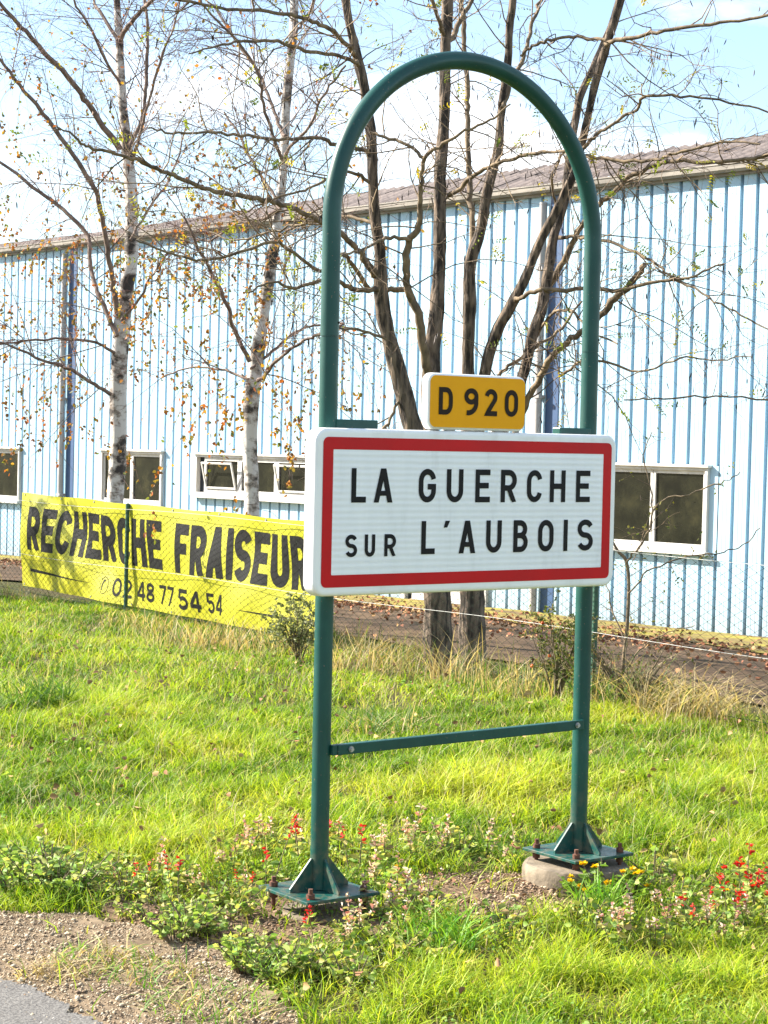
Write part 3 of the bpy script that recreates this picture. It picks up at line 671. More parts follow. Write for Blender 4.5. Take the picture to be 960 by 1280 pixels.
m.add([bsurf(bx0 + (bx1 - bx0) * u / nu_, v / nv2) for v in range(nv2 + 1) for u in range(nu_ + 1)], [(v*(nu_+1)+u, (v+1)*(nu_+1)+u, (v+1)*(nu_+1)+u+1, v*(nu_+1)+u+1) for v in range(nv2) for u in range(nu_)], True)
cloth = m.build('cloth', M_banner, ban)
bh = _zt[0] - _zb[0]
def z3(X, Y): return X / 2.4, 380 + Y / 2.4
def btext(txt, X0, X1, v0, v1, stroke, gap, wide=None):
    xa, xb = fxp(*z3(X0, 700))[0], fxp(*z3(X1, 780))[0]; h = (v1 - v0) * bh
    ws = {'I': .30, ' ': .38, '1': .5, 'F': .9, 'E': .95, 'S': .98}; tot = sum(ws.get(ch, 1) for ch in txt) + gap * (len(txt) - 1); u = (xb - xa) / tot; x = xa
    for ch in txt:
        w = ws.get(ch, 1) * u
        if ch != ' ':
            mm = MB(); letter(mm, ch, w if ch != 'I' else stroke * h, h, stroke * h, lambda lx, lz, k: bsurf(x + lx, v1 - lz / bh, .0022 + k)); mm.build('letter', M_black, cloth)
        x += w + gap * u
btext('RECHERCHE', 86, 486, .14, .60, .22, .14)
btext('FRAISEUR', 528, 922, .135, .60, .22, .14)
btext('02', 340, 388, .745, .93, .17, .2); btext('48', 405, 456, .745, .93, .18, .2); btext('77', 474, 518, .745, .93, .17, .2); btext('54', 536, 602, .745, .94, .20, .2); btext('54', 622, 670, .745, .93, .17, .2)
def bquad(pts, thick):      # tapering rules
    mm = MB(); n = 24; (xa, va, ta), (xb, vb, tb) = pts; vs_ = []
    for i in range(n + 1):
        t = i / n; x = xa + (xb - xa) * t; v = va + (vb - va) * t; th = ta + (tb - ta) * t; vs_ += [bsurf(x, v - th, .0022), bsurf(x, v + th, .0022)]
    mm.add(vs_, [(2*i, 2*i+1, 2*i+3, 2*i+2) for i in range(n)]); mm.build('rule', M_black, cloth)
bquad(((fxp(*z3(88, 800))[0], .815, .018), (fxp(*z3(270, 838))[0], .845, .001)), 0)
bquad(((fxp(*z3(715, 910))[0], .85, .001), (fxp(*z3(950, 940))[0], .86, .022)), 0)
mm = MB(); xc = fxp(*z3(312, 840))[0]   # telephone mark in a ring
pts, fs = strip(arc(0, 0, .085, .085, 0, 360, 30), .007, True); mm.add([bsurf(xc + p.x, .84 - p.y / bh, .0022) for p in pts], fs)
pts, fs = strip([(-.035, -.05), (-.045, .0), (-.02, .05), (.01, .05)], .02, False); mm.add([bsurf(xc + p.x, .84 - p.y / bh, .0024) for p in pts], fs); mm.build('telephone_mark', M_black, cloth)
for t in np.linspace(.01, .99, 8):
    for v in (.02, .98):
        p = bsurf(bx0 + (bx1 - bx0) * t, v); mm = MB(); mm.tube([(p[0], p[1] - .002, p[2]), (p[0], p[1] - .006, p[2])], .011, 10); mm.build('eyelet', M_zinc, ban)

# ------------------------------------------------------------------ trees
def catmull(P, k):
    P = [np.array(p, float) for p in P]; Q = [2*P[0]-P[1]] + P + [2*P[-1]-P[-2]]; out = []
    for i in range(1, len(Q) - 2):
        for j in range(k):
            t = j / k; a, b, c, d = Q[i-1], Q[i], Q[i+1], Q[i+2]
            out.append(.5*((2*b) + (c-a)*t + (2*a-5*b+4*c-d)*t*t + (3*b-a-3*c+d)*t**3))
    out.append(P[-1]); return out
def traced(pts, d0, d1, k=4, jit=0):
    """px points (x, y, width) seen at depth d0..d1 -> real points and radii"""
    C = catmull(pts, k); n = len(C); o = []; r = []
    for i, c in enumerate(C):
        y = d0 + (d1 - d0) * (i / (n - 1)); o.append(at(c[0], c[1], y) + (Vector((random.gauss(0, jit), random.gauss(0, jit), random.gauss(0, jit))) if 0 < i < n - 1 and jit else Vector())); r.append(max(.004, abs(c[2]) * .5 * y / F) * (.92 if jit else 1.06))
    return o, r
def sprout(src, per_m, lr, r0, ang, droop, wob, tmin=.1, K=5, upb=0.0):
    out = []
    for pts, rad in src:
        Lt = sum((pts[i+1]-pts[i]).length for i in range(len(pts)-1)); n = per_m * Lt; n = int(n) + (random.random() < n % 1)
        for _ in range(n):
            t = tmin + (1 - tmin) * random.random(); f = t * (len(pts) - 1); i = min(int(f), len(pts) - 2)
            p = pts[i].lerp(pts[i+1], f - i); tg = (pts[i+1] - pts[i]).normalized()
            pe = Vector((random.gauss(0,1), random.gauss(0,1), random.gauss(0,1))); pe = (pe - tg * pe.dot(tg)).normalized()
            a = math.radians(random.uniform(*ang)); d = tg * math.cos(a) + pe * math.sin(a); d.z += upb
            ln = random.uniform(*lr) * (1.15 - .5 * t); st = ln / (K - 1); rr = min(r0, .6 * rad[i]); q = [p]; rd = [rr]
            for k in range(1, K):
                d = (d.normalized() + Vector((random.gauss(0, wob), random.gauss(0, wob), random.gauss(0, wob) - droop))).normalized()
                q.append(q[-1] + d * st); rd.append(rr * (1 - .75 * k / (K - 1)))
            out.append((q, rd))
    return out
def twig_mesh(name, tw, m):
    K = len(tw[0][0]); P = np.array([[tuple(v) for v in t[0]] for t in tw]); R = np.array([t[1] for t in tw]); n = len(tw)
    T = np.gradient(P, axis=1); T /= np.linalg.norm(T, axis=2, keepdims=True) + 1e-9
    A = np.cross(T, np.array([.31, .86, .4])); A /= np.linalg.norm(A, axis=2, keepdims=True) + 1e-9; B = np.cross(T, A)
    V = np.stack([P + R[..., None] * (A * math.cos(th) + B * math.sin(th)) for th in (0, 2.094, 4.189)], 2)
    lo = []
    for k in range(3):
        a = np.arange(K - 1) * 3 + k; b = np.arange(K - 1) * 3 + (k + 1) % 3; lo.append(np.stack([a, b, b + 3, a + 3], 1))
    lo = np.concatenate(lo)[None] + (np.arange(n) * K * 3)[:, None, None]
    return np_mesh(name, V.reshape(-1, 3), lo.ravel(), np.arange(lo.size // 4) * 4, None, m, smooth=True)
def leaf_mesh(name, P, D, Ln, W, C, m, fold=.25):
    """pointed leaves: base P, axis D, length, width; two folded halves"""
    n = len(P); D = D / (np.linalg.norm(D, axis=1, keepdims=True) + 1e-9); R = RNG.normal(size=(n, 3)); Sd = np.cross(D, R); Sd /= np.linalg.norm(Sd, axis=1, keepdims=True) + 1e-9; Up = np.cross(Sd, D)
    L_, W_ = Ln[:, None], W[:, None]; q1 = P + D * L_ * .28; q2 = P + D * L_ * .68 - Up * L_ * .03; u = Up * W_ * fold
    V = np.stack([P, q1 + Sd * W_ * .44 + u, q2 + Sd * W_ * .42 + u, P + D * L_ - Up * L_ * .12, q2 - Sd * W_ * .42 + u, q1 - Sd * W_ * .44 + u], 1)
    q = np.array([[0, 1, 2, 3], [0, 3, 4, 5]])[None] + (np.arange(n) * 6)[:, None, None]
    return np_mesh(name, V.reshape(-1, 3), q.ravel(), np.arange(n * 2) * 4, None, m, np.repeat(C, 6, 0))
def pick(cols, n, jit=.12):
    c = np.array(cols)[RNG.integers(0, len(cols), n)]; return np.clip(c * (1 + RNG.normal(0, jit, (n, 1))), 0, 1)
def tips(tw, n, frac=(.3, 1)):
    idx = RNG.integers(0, len(tw), n); P = np.zeros((n, 3)); D = np.zeros((n, 3))
    for j, i in enumerate(idx):
        q = tw[i][0]; f = random.uniform(*frac) * (len(q) - 1); k = min(int(f), len(q) - 2); P[j] = q[k].lerp(q[k+1], f - k); D[j] = (q[k+1] - q[k])
    return P, D
def base_pt(px, y):
    p = at(px, 700, y); p.z = gz(p.x, p.y); return p
def make_tree(name, label, cat, stems, limbs, trunk_mat, limb_mat, wob):
    """stems/limbs: lists of (px points, d0, d1); returns root, polylines"""
    b = Vector(stems[0][0][0][:3]) if False else None
    polys = []; root = None
    for j, (pts, d0, d1, grounded) in enumerate(stems):
        P, R = traced(pts, d0, d1, 6)
        if grounded:
            g = gz(P[0].x, P[0].y); P = [Vector((P[0].x, P[0].y, g - .15)), Vector((P[0].x, P[0].y, g + .03))] + [p for p in P if p.z > g + .12]
            R = [R[0] * 1.35, R[0] * 1.2] + R[len(R) - len(P) + 2:]
        if root is None: root = tag(empty(name, loc=Vector((P[0].x, P[0].y, gz(P[0].x, P[0].y)))), label, cat)
        polys.append((P, R))
        off = root.location; m = MB(); m.tube([p - off for p in P], R, 24, wob=wob); m.build('trunk' if grounded else 'stem', trunk_mat, root)
    lp = []
    for pts, d0, d1 in limbs:
        P, R = traced(pts, d0, d1, 5, .006); lp.append((P, R)); off = root.location; m = MB(); m.tube([p - off for p in P], R, 8, wob=wob * .6); m.build('limb', limb_mat, root)
    return root, polys, lp
def child(root, name, me, kind='stuff'):
    o = link(name, me, root); o.matrix_local = Matrix.Translation(-root.location); return tag(o, kind=kind)

def finish_birch(root, polys, lp, lens=(.5, 1.5), nleaf=900, hang_lim=None):
    ups = [(p[len(p)//2:], r[len(r)//2:]) for p, r in polys]
    l2 = sprout(lp, 4.6, (.5, 1.6), .008, (25, 55), .04, .10, .08, 6, .08) + sprout(ups, 3.0, (.5, 1.4), .009, (35, 70), .02, .10, 0, 6, .15)
    l3 = sprout(l2, 9, (.25, .8), .0036, (25, 60), .10, .14, .15, 5)
    l4 = sprout(l3, 7, (.12, .45), .0023, (20, 60), .16, .16, .2, 5)
    hang = sprout([q for q in lp if q[0][0].z < 4.2], 6, (.7, 1.9), .0030, (40, 100), .42, .10, .15, 6)
    hang += sprout([(p[3:len(p)//2], r[3:len(r)//2]) for p, r in polys], 5, (.5, 1.3), .0030, (60, 100), .40, .10, 0, 6)
    h2 = sprout(hang, 4, (.15, .5), .002, (20, 50), .35, .12, .2, 5)
    child(root, 'branches', twig_mesh('branches', l2, M_blimb)); child(root, 'twigs', twig_mesh('twigs', l3 + l4, M_btwig)); child(root, 'hanging_twigs', twig_mesh('hanging_twigs', hang, M_btwig)); child(root, 'fine_twigs', twig_mesh('fine_twigs', h2, M_btwig))
    P, D = tips(hang + h2, nleaf, (.25, 1)); D = D * .3 + RNG.normal(0, .5, D.shape) + np.array([0, 0, -.6])
    P2, D2 = tips(l3 + l4, nleaf // 5, (.4, 1)); P = np.concatenate([P, P2]); D = np.concatenate([D, D2 * .3 + RNG.normal(0, .5, D2.shape) + np.array([0, 0, -.5])]); n = len(P)
    C = pick([(.42, .18, .03), (.36, .11, .03), (.22, .16, .04), (.15, .17, .04), (.20, .10, .05), (.48, .28, .05)], n)
    child(root, 'leaves', leaf_mesh('leaves', P, D, RNG.uniform(.03, .056, n), RNG.uniform(.025, .042, n), C, M_leaf))
D1 = 22.0
b1 = make_tree('birch_tree', 'white barked birch with orange leaves, left of the two birches, behind the banner', 'tree',
  [([(141, 752, 23), (142, 690, 21), (144, 626, 20), (148, 547, 20), (148, 484, 20), (152, 413, 19), (158, 360, 17), (164, 320, 16), (164, 250, 15), (160, 200, 14), (155, 150, 11), (151, 100, 10), (149, 45, 9), (146, 0, 8), (140, -140, 6), (143, -330, 3)], D1, D1 + .4, True)],
  [([(150, 187, 9), (117, 140, 8), (97, 112, 7.5), (62, 72, 7), (32, 40, 6), (0, 5, 5), (-60, -70, 3)], D1, D1 - 1.2),
   ([(146, 390, 8), (141, 352, 7.5), (136, 321, 7), (128, 270, 7), (120, 240, 7), (97, 202, 6.5), (60, 150, 6), (25, 107, 5), (0, 75, 4), (-50, 20, 2.5)], D1, D1 - 1.0),
   ([(146, 420, 6.5), (129, 381, 6.5), (118, 354, 6), (112, 328, 6), (110, 297, 6), (85, 267, 5.5), (50, 240, 5), (0, 202, 4), (-50, 170, 2.5)], D1, D1 + 1.2),
   ([(143, 441, 4.5), (120, 428, 4), (77, 423, 3.5), (26, 427, 3), (-10, 431, 2.5)], D1, D1 - .8),
   ([(138, 493, 5.5), (113, 478, 5), (82, 459, 4.5), (52, 450, 4), (7, 430, 3), (-30, 425, 2)], D1, D1 - 1.4),
   ([(162, 182, 6), (177, 150, 5.5), (181, 120, 5), (184, 82, 5), (184, 25, 4), (180, 0, 4), (176, -60, 2)], D1 + .1, D1 + .7),
   ([(165, 205, 4.5), (177, 162, 4), (190, 112, 3.5), (207, 57, 3), (217, 32, 2), (230, -20, 1.5)], D1, D1 - .8),
   ([(150, 52, 7), (160, 32, 6.5), (180, 10, 5.5), (190, 0, 5), (225, -60, 3)], D1 + .2, D1 - .5),
   ([(148, 50, 5.5), (125, 15, 4.5), (117, 0, 4), (95, -60, 2)], D1 + .2, D1 + .9),
   ([(151, 106, 4), (130, 72, 3.5), (110, 30, 3), (92, 0, 3), (70, -50, 2)], D1 + .2, D1 - .9),
   ([(163, 300, 4), (185, 262, 3.5), (205, 235, 3), (222, 200, 2.4), (232, 160, 2)], D1, D1 + .8),
   ([(152, 400, 4), (175, 372, 3.5), (196, 335, 3), (215, 315, 2.4), (240, 322, 2)], D1, D1 - .8)], M_birch, M_blimb, .10)
finish_birch(*b1, nleaf=2600)
D2 = 18.6
b2 = make_tree('birch_tree', 'birch with patchy white bark standing behind the banner, next to the left sign post', 'tree',
  [([(315, 790, 20), (315, 700, 19), (315, 642, 18), (314, 600, 17), (312, 550, 18), (315, 492, 19), (320, 455, 17), (327, 405, 15), (335, 355, 14), (340, 322, 14), (345, 295, 12), (350, 250, 11), (354, 212, 10.5), (357, 150, 10.5), (360, 100, 10), (366, 50, 10), (368, 0, 9), (372, -150, 6), (370, -330, 3)], D2, D2 + .3, True)],
  [([(312, 452, 6.5), (292, 410, 6), (285, 385, 5.5), (270, 352, 5), (257, 327, 4.5), (245, 305, 4), (230, 270, 2.5)], D2, D2 - .8),
   ([(311, 474, 4), (275, 462, 3.2), (237, 460, 2.6), (205, 470, 2)], D2, D2 + .6),
   ([(322, 476, 5.5), (330, 470, 5), (350, 447, 4.5), (375, 430, 4), (400, 417, 4), (430, 405, 2.5)], D2, D2 - .9),
   ([(313, 461, 4), (340, 440, 4), (370, 415, 3.4), (400, 407, 3), (440, 410, 2)], D2, D2 + .7),
   ([(355, 200, 5.5), (347, 187, 5), (332, 140, 4.5), (322, 95, 4), (300, 55, 3.5), (265, 20, 3), (240, -20, 2)], D2, D2 - .8),
   ([(357, 170, 5), (350, 160, 5), (338, 125, 4.5), (320, 85, 4), (290, 45, 3.2), (270, 10, 2.6)], D2, D2 + .9),
   ([(354, 200, 5), (362, 185, 4.5), (387, 157, 4), (407, 115, 3.4), (432, 82, 3)], D2, D2 - .6),
   ([(365, 60, 5), (372, 37, 4.5), (385, 20, 4), (395, 0, 3.6), (415, -40, 2)], D2, D2 + .5),
   ([(350, 262, 5), (340, 240, 4.5), (317, 205, 4), (300, 172, 3.5), (280, 140, 2.5)], D2, D2 + .7),
   ([(343, 300, 4), (365, 285, 3.6), (395, 262, 3), (425, 250, 2.4)], D2, D2 - .7),
   ([(348, 262, 4.5), (325, 275, 4), (296, 280, 3.4), (262, 300, 3), (235, 296, 2.2)], D2, D2 + .9)], M_birch, M_blimb, .10)
finish_birch(*b2, nleaf=1500)
DL = 14.95
A_st = [([(548, 842, 36), (547, 790, 34), (546, 740, 33), (538, 640, 29), (527, 580, 25), (516, 535, 21), (500, 472, 20), (485, 420, 18), (476, 370, 17), (475, 315, 14), (469, 277, 13), (466, 232, 12.5), (464, 170, 12), (454, 105, 12), (441, 50, 11), (432, 0, 10), (420, -120, 7), (425, -300, 3)], DL, DL - .3, True),
  ([(540, 650, 24), (538, 560, 22), (539, 460, 21), (544, 400, 18), (549, 340, 15), (550, 277, 14.5), (550, 225, 14.5), (555, 150, 13.5), (556, 100, 13), (557, 50, 13), (559, 0, 12), (556, -150, 8), (565, -330, 3)], DL + .1, DL + .5, False)]
A_lb = [([(537, 470, 15), (532, 450, 14), (525, 400, 12), (512, 368, 11), (507, 345, 10.5), (511, 302, 10), (524, 284, 9), (526, 250, 7), (528, 220, 6), (531, 197, 5.5), (550, 183, 5), (575, 167, 4), (612, 150, 3.4), (638, 130, 2.6)], DL + .1, DL - .8),
  ([(531, 198, 5), (510, 182, 4.4), (482, 172, 4), (462, 165, 3)], DL - .5, DL - .4),
  ([(511, 300, 6), (482, 297, 5), (460, 310, 4), (430, 318, 3), (405, 330, 2.4)], DL - .3, DL - 1.0),
  ([(505, 362, 8), (475, 362, 7.5), (442, 362, 7), (425, 352, 6), (404, 350, 5.4), (370, 360, 4.4), (340, 352, 3.4), (310, 366, 2.4)], DL, DL - 1.2),
  ([(470, 345, 11), (465, 337, 10.5), (447, 312, 8.5), (425, 292, 7.5), (395, 274, 7), (365, 260, 7), (340, 252, 7), (307, 245, 6.5), (262, 237, 6), (222, 222, 6), (200, 213, 5.5), (170, 200, 5), (145, 192, 4.4), (112, 185, 4), (95, 172, 3), (70, 158, 2)], DL - .1, DL - 2.2),
  ([(462, 362, 6.5), (440, 330, 6), (425, 318, 5.5), (400, 338, 5), (360, 312, 5), (340, 303, 4.6), (275, 322, 4.4), (237, 324, 3.6), (200, 312, 3), (170, 300, 2)], DL - .1, DL - 1.7),
  ([(464, 190, 6), (422, 180, 5.4), (390, 172, 5), (350, 174, 4.6), (310, 170, 4.2), (267, 166, 3.6), (215, 167, 3), (185, 160, 2)], DL - .2, DL - 2.0),
  ([(449, 82, 6), (440, 75, 5.5), (407, 67, 5), (375, 62, 5), (340, 51, 4.6), (300, 52, 3.8), (280, 55, 3.2), (237, 67, 2)], DL - .25, DL - 1.6),
  ([(444, 70, 7), (437, 60, 6.4), (417, 40, 6), (390, 26, 5.5), (362, 19, 5.2), (325, 14, 5), (275, 9, 4.4), (227, 0, 4), (180, -12, 2.5)], DL - .25, DL - 2.0),
  ([(465, 232, 5), (440, 215, 4.4), (415, 222, 4), (385, 236, 3.4), (350, 246, 3), (300, 268, 2.2)], DL - .2, DL - .9),
  ([(470, 280, 5), (430, 270, 4), (390, 278, 3.6), (350, 286, 3.2), (300, 300, 2.6), (262, 290, 2)], DL - .2, DL + .9),
  ([(557, 52, 8), (567, 45, 8), (576, 25, 7), (590, 0, 6), (610, -50, 3)], DL + .4, DL + .9),
  ([(555, 45, 6.5), (550, 32, 6), (541, 0, 5), (530, -50, 3)], DL + .4, DL + .1),
  ([(558, 246, 7), (567, 241, 6.4), (590, 221, 6), (617, 207, 5.4), (650, 195, 5), (675, 190, 4.6), (707, 190, 4), (740, 200, 2.6)], DL + .4, DL - .8),
  ([(484, 424, 4.5), (455, 415, 4), (424, 410, 3.4), (395, 420, 2.6)], DL - .1, DL - .9),
  ([(503, 480, 4), (496, 505, 4), (486, 530, 4.2), (470, 545, 4)], DL - .1, DL - .2)]
tA = make_tree('locust_tree', 'dark furrowed multi-stemmed locust tree, thicker left trunk below the sign', 'tree', A_st, A_lb, M_locust, M_llimb, .16)
DB = 15.6
B_st = [([(590, 828, 33), (590, 790, 31), (590, 740, 30), (589, 640, 25), (587, 540, 20), (585, 460, 15.5), (586, 390, 15.5), (587, 340, 14.5), (590, 320, 14), (600, 290, 12.5), (609, 240, 12), (622, 187, 10.5), (627, 137, 10), (635, 75, 9.5), (637, 30, 9), (641, 0, 8), (650, -140, 5), (655, -280, 3)], DB, DB - .2, True),
  ([(592, 640, 18), (598, 540, 15), (607, 462, 14), (621, 415, 13.5), (637, 385, 12.5), (657, 347, 11), (675, 302, 10.5), (697, 260, 10), (717, 217, 9.5), (727, 180, 9), (735, 145, 8.5), (745, 100, 9.5), (760, 50, 10.5), (775, 0, 9.5), (800, -110, 6), (815, -240, 3)], DB, DB - .8, False),
  ([(596, 660, 17), (622, 560, 14), (655, 465, 12.5), (665, 420, 13), (677, 385, 12.5), (685, 340, 12.5), (692, 297, 10.5), (705, 255, 9.5), (709, 218, 9), (720, 145, 9), (726, 118, 9), (741, 85, 8.5), (756, 50, 7), (770, 10, 5), (780, -60, 3)], DB, DB + .6, False)]
B_lb = [([(590, 322, 9), (591, 277, 8.5), (589, 250, 8), (586, 212, 7.6), (585, 150, 7), (584, 112, 7), (581, 62, 6.4), (579, 25, 6), (576, 0, 6), (570, -80, 3)], DB, DB + .7),
  ([(685, 358, 9), (705, 325, 8.4), (727, 282, 8), (750, 255, 7.4), (767, 240, 7), (785, 222, 6.6), (825, 205, 6), (840, 201, 5.6), (880, 203, 5.4), (930, 200, 5), (960, 194, 5), (1010, 180, 3)], DB + .5, DB - 1.2),
  ([(640, 555, 9), (660, 500, 8.6), (677, 470, 9), (692, 442, 9), (720, 419, 8.6), (745, 400, 9), (770, 372, 10), (792, 350, 9), (806, 331, 7.5)], DB + .2, DB - .9),
  ([(610, 490, 5), (627, 465, 5.2), (652, 447, 5), (675, 430, 4.6), (702, 410, 4), (727, 377, 3)], DB, DB + .6),
  ([(645, 376, 6), (655, 370, 6), (680, 362, 6), (730, 362, 6), (775, 362, 5.6), (820, 352, 4.6), (860, 347, 3.6), (905, 330, 2.4)], DB - .3, DB - 1.3),
  ([(758, 56, 7), (765, 52, 6.4), (800, 45, 5.4), (840, 37, 5), (900, 28, 4.4), (960, 20, 4), (1010, 10, 2.5)], DB - .7, DB - 1.8),
  ([(758, 50, 5), (735, 47, 4.6), (705, 47, 4.4), (680, 52, 4.2), (662, 60, 4), (652, 70, 3.5)], DB - .7, DB - .2),
  ([(628, 135, 6), (640, 100, 6), (650, 82, 5.6), (660, 52, 5.2), (667, 25, 4.8), (675, 0, 4.4), (690, -50, 2.6)], DB - .2, DB + .6),
  ([(727, 187, 5.4), (745, 170, 5), (765, 155, 4.6), (795, 137, 4.2), (805, 122, 4), (840, 120, 3.6), (900, 125, 3), (960, 138, 2.4), (1000, 145, 1.6)], DB - .5, DB - 1.4),
  ([(722, 198, 5), (732, 195, 5), (770, 200, 4.8), (820, 200, 4.4), (845, 191, 4), (900, 178, 3.4), (950, 180, 2.6)], DB - .4, DB - 1.6),
  ([(693, 296, 6), (720, 296, 5), (750, 300, 4.4), (795, 315, 4), (820, 330, 3.6), (840, 347, 3.4), (886, 372, 3), (927, 395, 2.6), (975, 420, 2)], DB + .4, DB - 1.6),
  ([(668, 425, 5), (690, 392, 4), (715, 390, 3.6), (735, 410, 3.2), (772, 430, 2.4)], DB + .4, DB - .9),
  ([(700, 265, 4), (690, 230, 3.6), (700, 195, 3), (720, 185, 2)], DB + .2, DB - .6),
  ([(780, 500, 2), (820, 498, 2.4), (880, 496, 2.4), (960, 498, 2.6), (1010, 505, 2)], DB - 1.6, DB - 1.4),
  ([(700, 470, 4), (735, 450, 3.6), (800, 464, 3), (850, 448, 2.6), (890, 450, 2.2), (940, 446, 1.6)], DB, DB - 1.5)]
tB = make_tree('locust_tree', 'dark multi-stemmed locust tree, thinner right trunk, limbs spreading right behind the hoop', 'tree', B_st, B_lb, M_locust, M_llimb, .16)
def finish_locust(root, polys, lp, npod, nleaf):
    ups = [(p[len(p)//2:], r[len(r)//2:]) for p, r in polys]
    l2 = sprout(lp, 5.5, (.35, 1.3), .007, (30, 75), .0, .22, .1, 7, .05) + sprout(ups, 2.6, (.4, 1.2), .007, (40, 80), .0, .2, 0, 7, .05)
    l3 = sprout(l2, 7.0, (.15, .6), .0034, (30, 80), .03, .28, .15, 5)
    l4 = sprout(l3, 4.5, (.08, .28), .002, (30, 80), .05, .3, .2, 5)
    child(root, 'branches', twig_mesh('branches', l2, M_llimb)); child(root, 'twigs', twig_mesh('twigs', l3 + l4, M_ltwig))
    P, D = tips(l3 + l4, npod, (.3, 1)); D = RNG.normal(0, .25, D.shape) + np.array([0, 0, -1.])
    child(root, 'seed_pods', leaf_mesh('seed_pods', P, D, RNG.uniform(.04, .08, npod), RNG.uniform(.008, .013, npod), np.tile([[.05, .03, .02]], (npod, 1)), M_pod, .1))
    # pinnate leaves
    PP, DD, CC = [], [], []
    P, D = tips(l3 + l2, nleaf, (.3, 1))
    for p, d in zip(P, D):
        d = d / (np.linalg.norm(d) + 1e-9) + RNG.normal(0, .6, 3); d[2] -= .3; d /= np.linalg.norm(d); s = np.cross(d, RNG.normal(size=3)); s /= np.linalg.norm(s)
        c = np.array([(.36, .34, .03), (.22, .27, .03), (.46, .36, .03), (.14, .18, .04)][RNG.integers(0, 4)]); k = RNG.integers(4, 7); ln = RNG.uniform(.10, .17)
        for j in range(k):
            q = p + d * ln * (j + 1) / k
            for sg in (1, -1): PP.append(q); DD.append(s * sg + d * .4 + RNG.normal(0, .15, 3)); CC.append(c * RNG.uniform(.85, 1.15))
    n = len(PP); child(root, 'leaves', leaf_mesh('leaves', np.array(PP), np.array(DD), RNG.uniform(.022, .034, n), RNG.uniform(.012, .017, n), np.array(CC), M_leaf))
finish_locust(*tA, 600, 170); finish_locust(*tB, 520, 150)

# ------------------------------------------------------------------ grass
def blades(name, P, H, W, lean, C0, C1, seg=2, curl=1.0):
    n = len(P); az = RNG.uniform(0, 2*np.pi, n); D = np.stack([np.cos(az), np.sin(az), np.zeros(n)], 1); Sd = np.stack([-np.sin(az), np.cos(az), np.zeros(n)], 1)
    rot_ = RNG.uniform(-1.2, 1.2, n); Sd = Sd * np.cos(rot_)[:, None] + D * np.sin(rot_)[:, None]
    rows = []; cols = []
    for k in range(seg + 1):
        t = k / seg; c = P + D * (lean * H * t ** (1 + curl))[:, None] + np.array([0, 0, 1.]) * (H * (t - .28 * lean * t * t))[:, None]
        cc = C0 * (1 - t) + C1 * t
        if k < seg:
            w = (W * (1 - .55 * t * t))[:, None] * .5; rows += [c - Sd * w, c + Sd * w]; cols += [cc, cc]
        else: rows.append(c); cols.append(cc)
    V = np.stack(rows, 1); C = np.stack(cols, 1); m = 2 * seg + 1
    quads = np.array([(2*k, 2*k+1, 2*k+3, 2*k+2) for k in range(seg - 1)] or np.zeros((0, 4), int)).reshape(-1, 4); tri = np.array([2*seg-2, 2*seg-1, 2*seg])
    lp_ = np.concatenate([quads.ravel(), tri]); nl = len(lp_); loops = (lp_[None] + (np.arange(n) * m)[:, None]).ravel()
    st1 = np.concatenate([np.arange(seg - 1) * 4, [4 * (seg - 1)]]); starts = (st1[None] + (np.arange(n) * nl)[:, None]).ravel()
    return np_mesh(name, V.reshape(-1, 3), loops, starts, None, M_grass, C.reshape(-1, 3))
def vnoise(x, y, sc, seed=0.0):
    return np.array([noise.noise((a * sc, b * sc, seed)) for a, b in zip(x, y)])
def sample(n, y0, y1, wide=.75):
    y = np.sqrt(RNG.uniform(y0 ** 2, y1 ** 2, n)); x = RNG.uniform(-1, 1, n) * (.215 * y + wide); return x, y
def behind_fence(x, y): return FENCE_i[1][0] * x + FENCE_i[1][1] * y + FENCE_i[1][3]
pts_sign = SIGN @ Vector((S, 0, 0))
def keep_common(x, y, bed=.5, lim=.9):
    k = ~inside(P_road, x, y) & (behind_fence(x, y) < lim)
    g = inside(P_gravel, x, y); k &= ~(g & (RNG.random(len(x)) > .004))
    for Pq, pr2 in ((P_soil, .10), (P_soil2, .18), (P_soil3, .16)): q = inside(Pq, x, y); k &= ~(q & (RNG.random(len(x)) > pr2))
    q = inside(P_bed, x, y); k &= ~(q & (RNG.random(len(x)) > bed))
    k &= (x - pr.x) ** 2 + (y - pr.y) ** 2 > .225 ** 2; k &= ~((abs(x - pr.x + .08) < .24) & (y < pr.y) & (y > pr.y - .62) & (RNG.random(len(x)) > .12)); return k
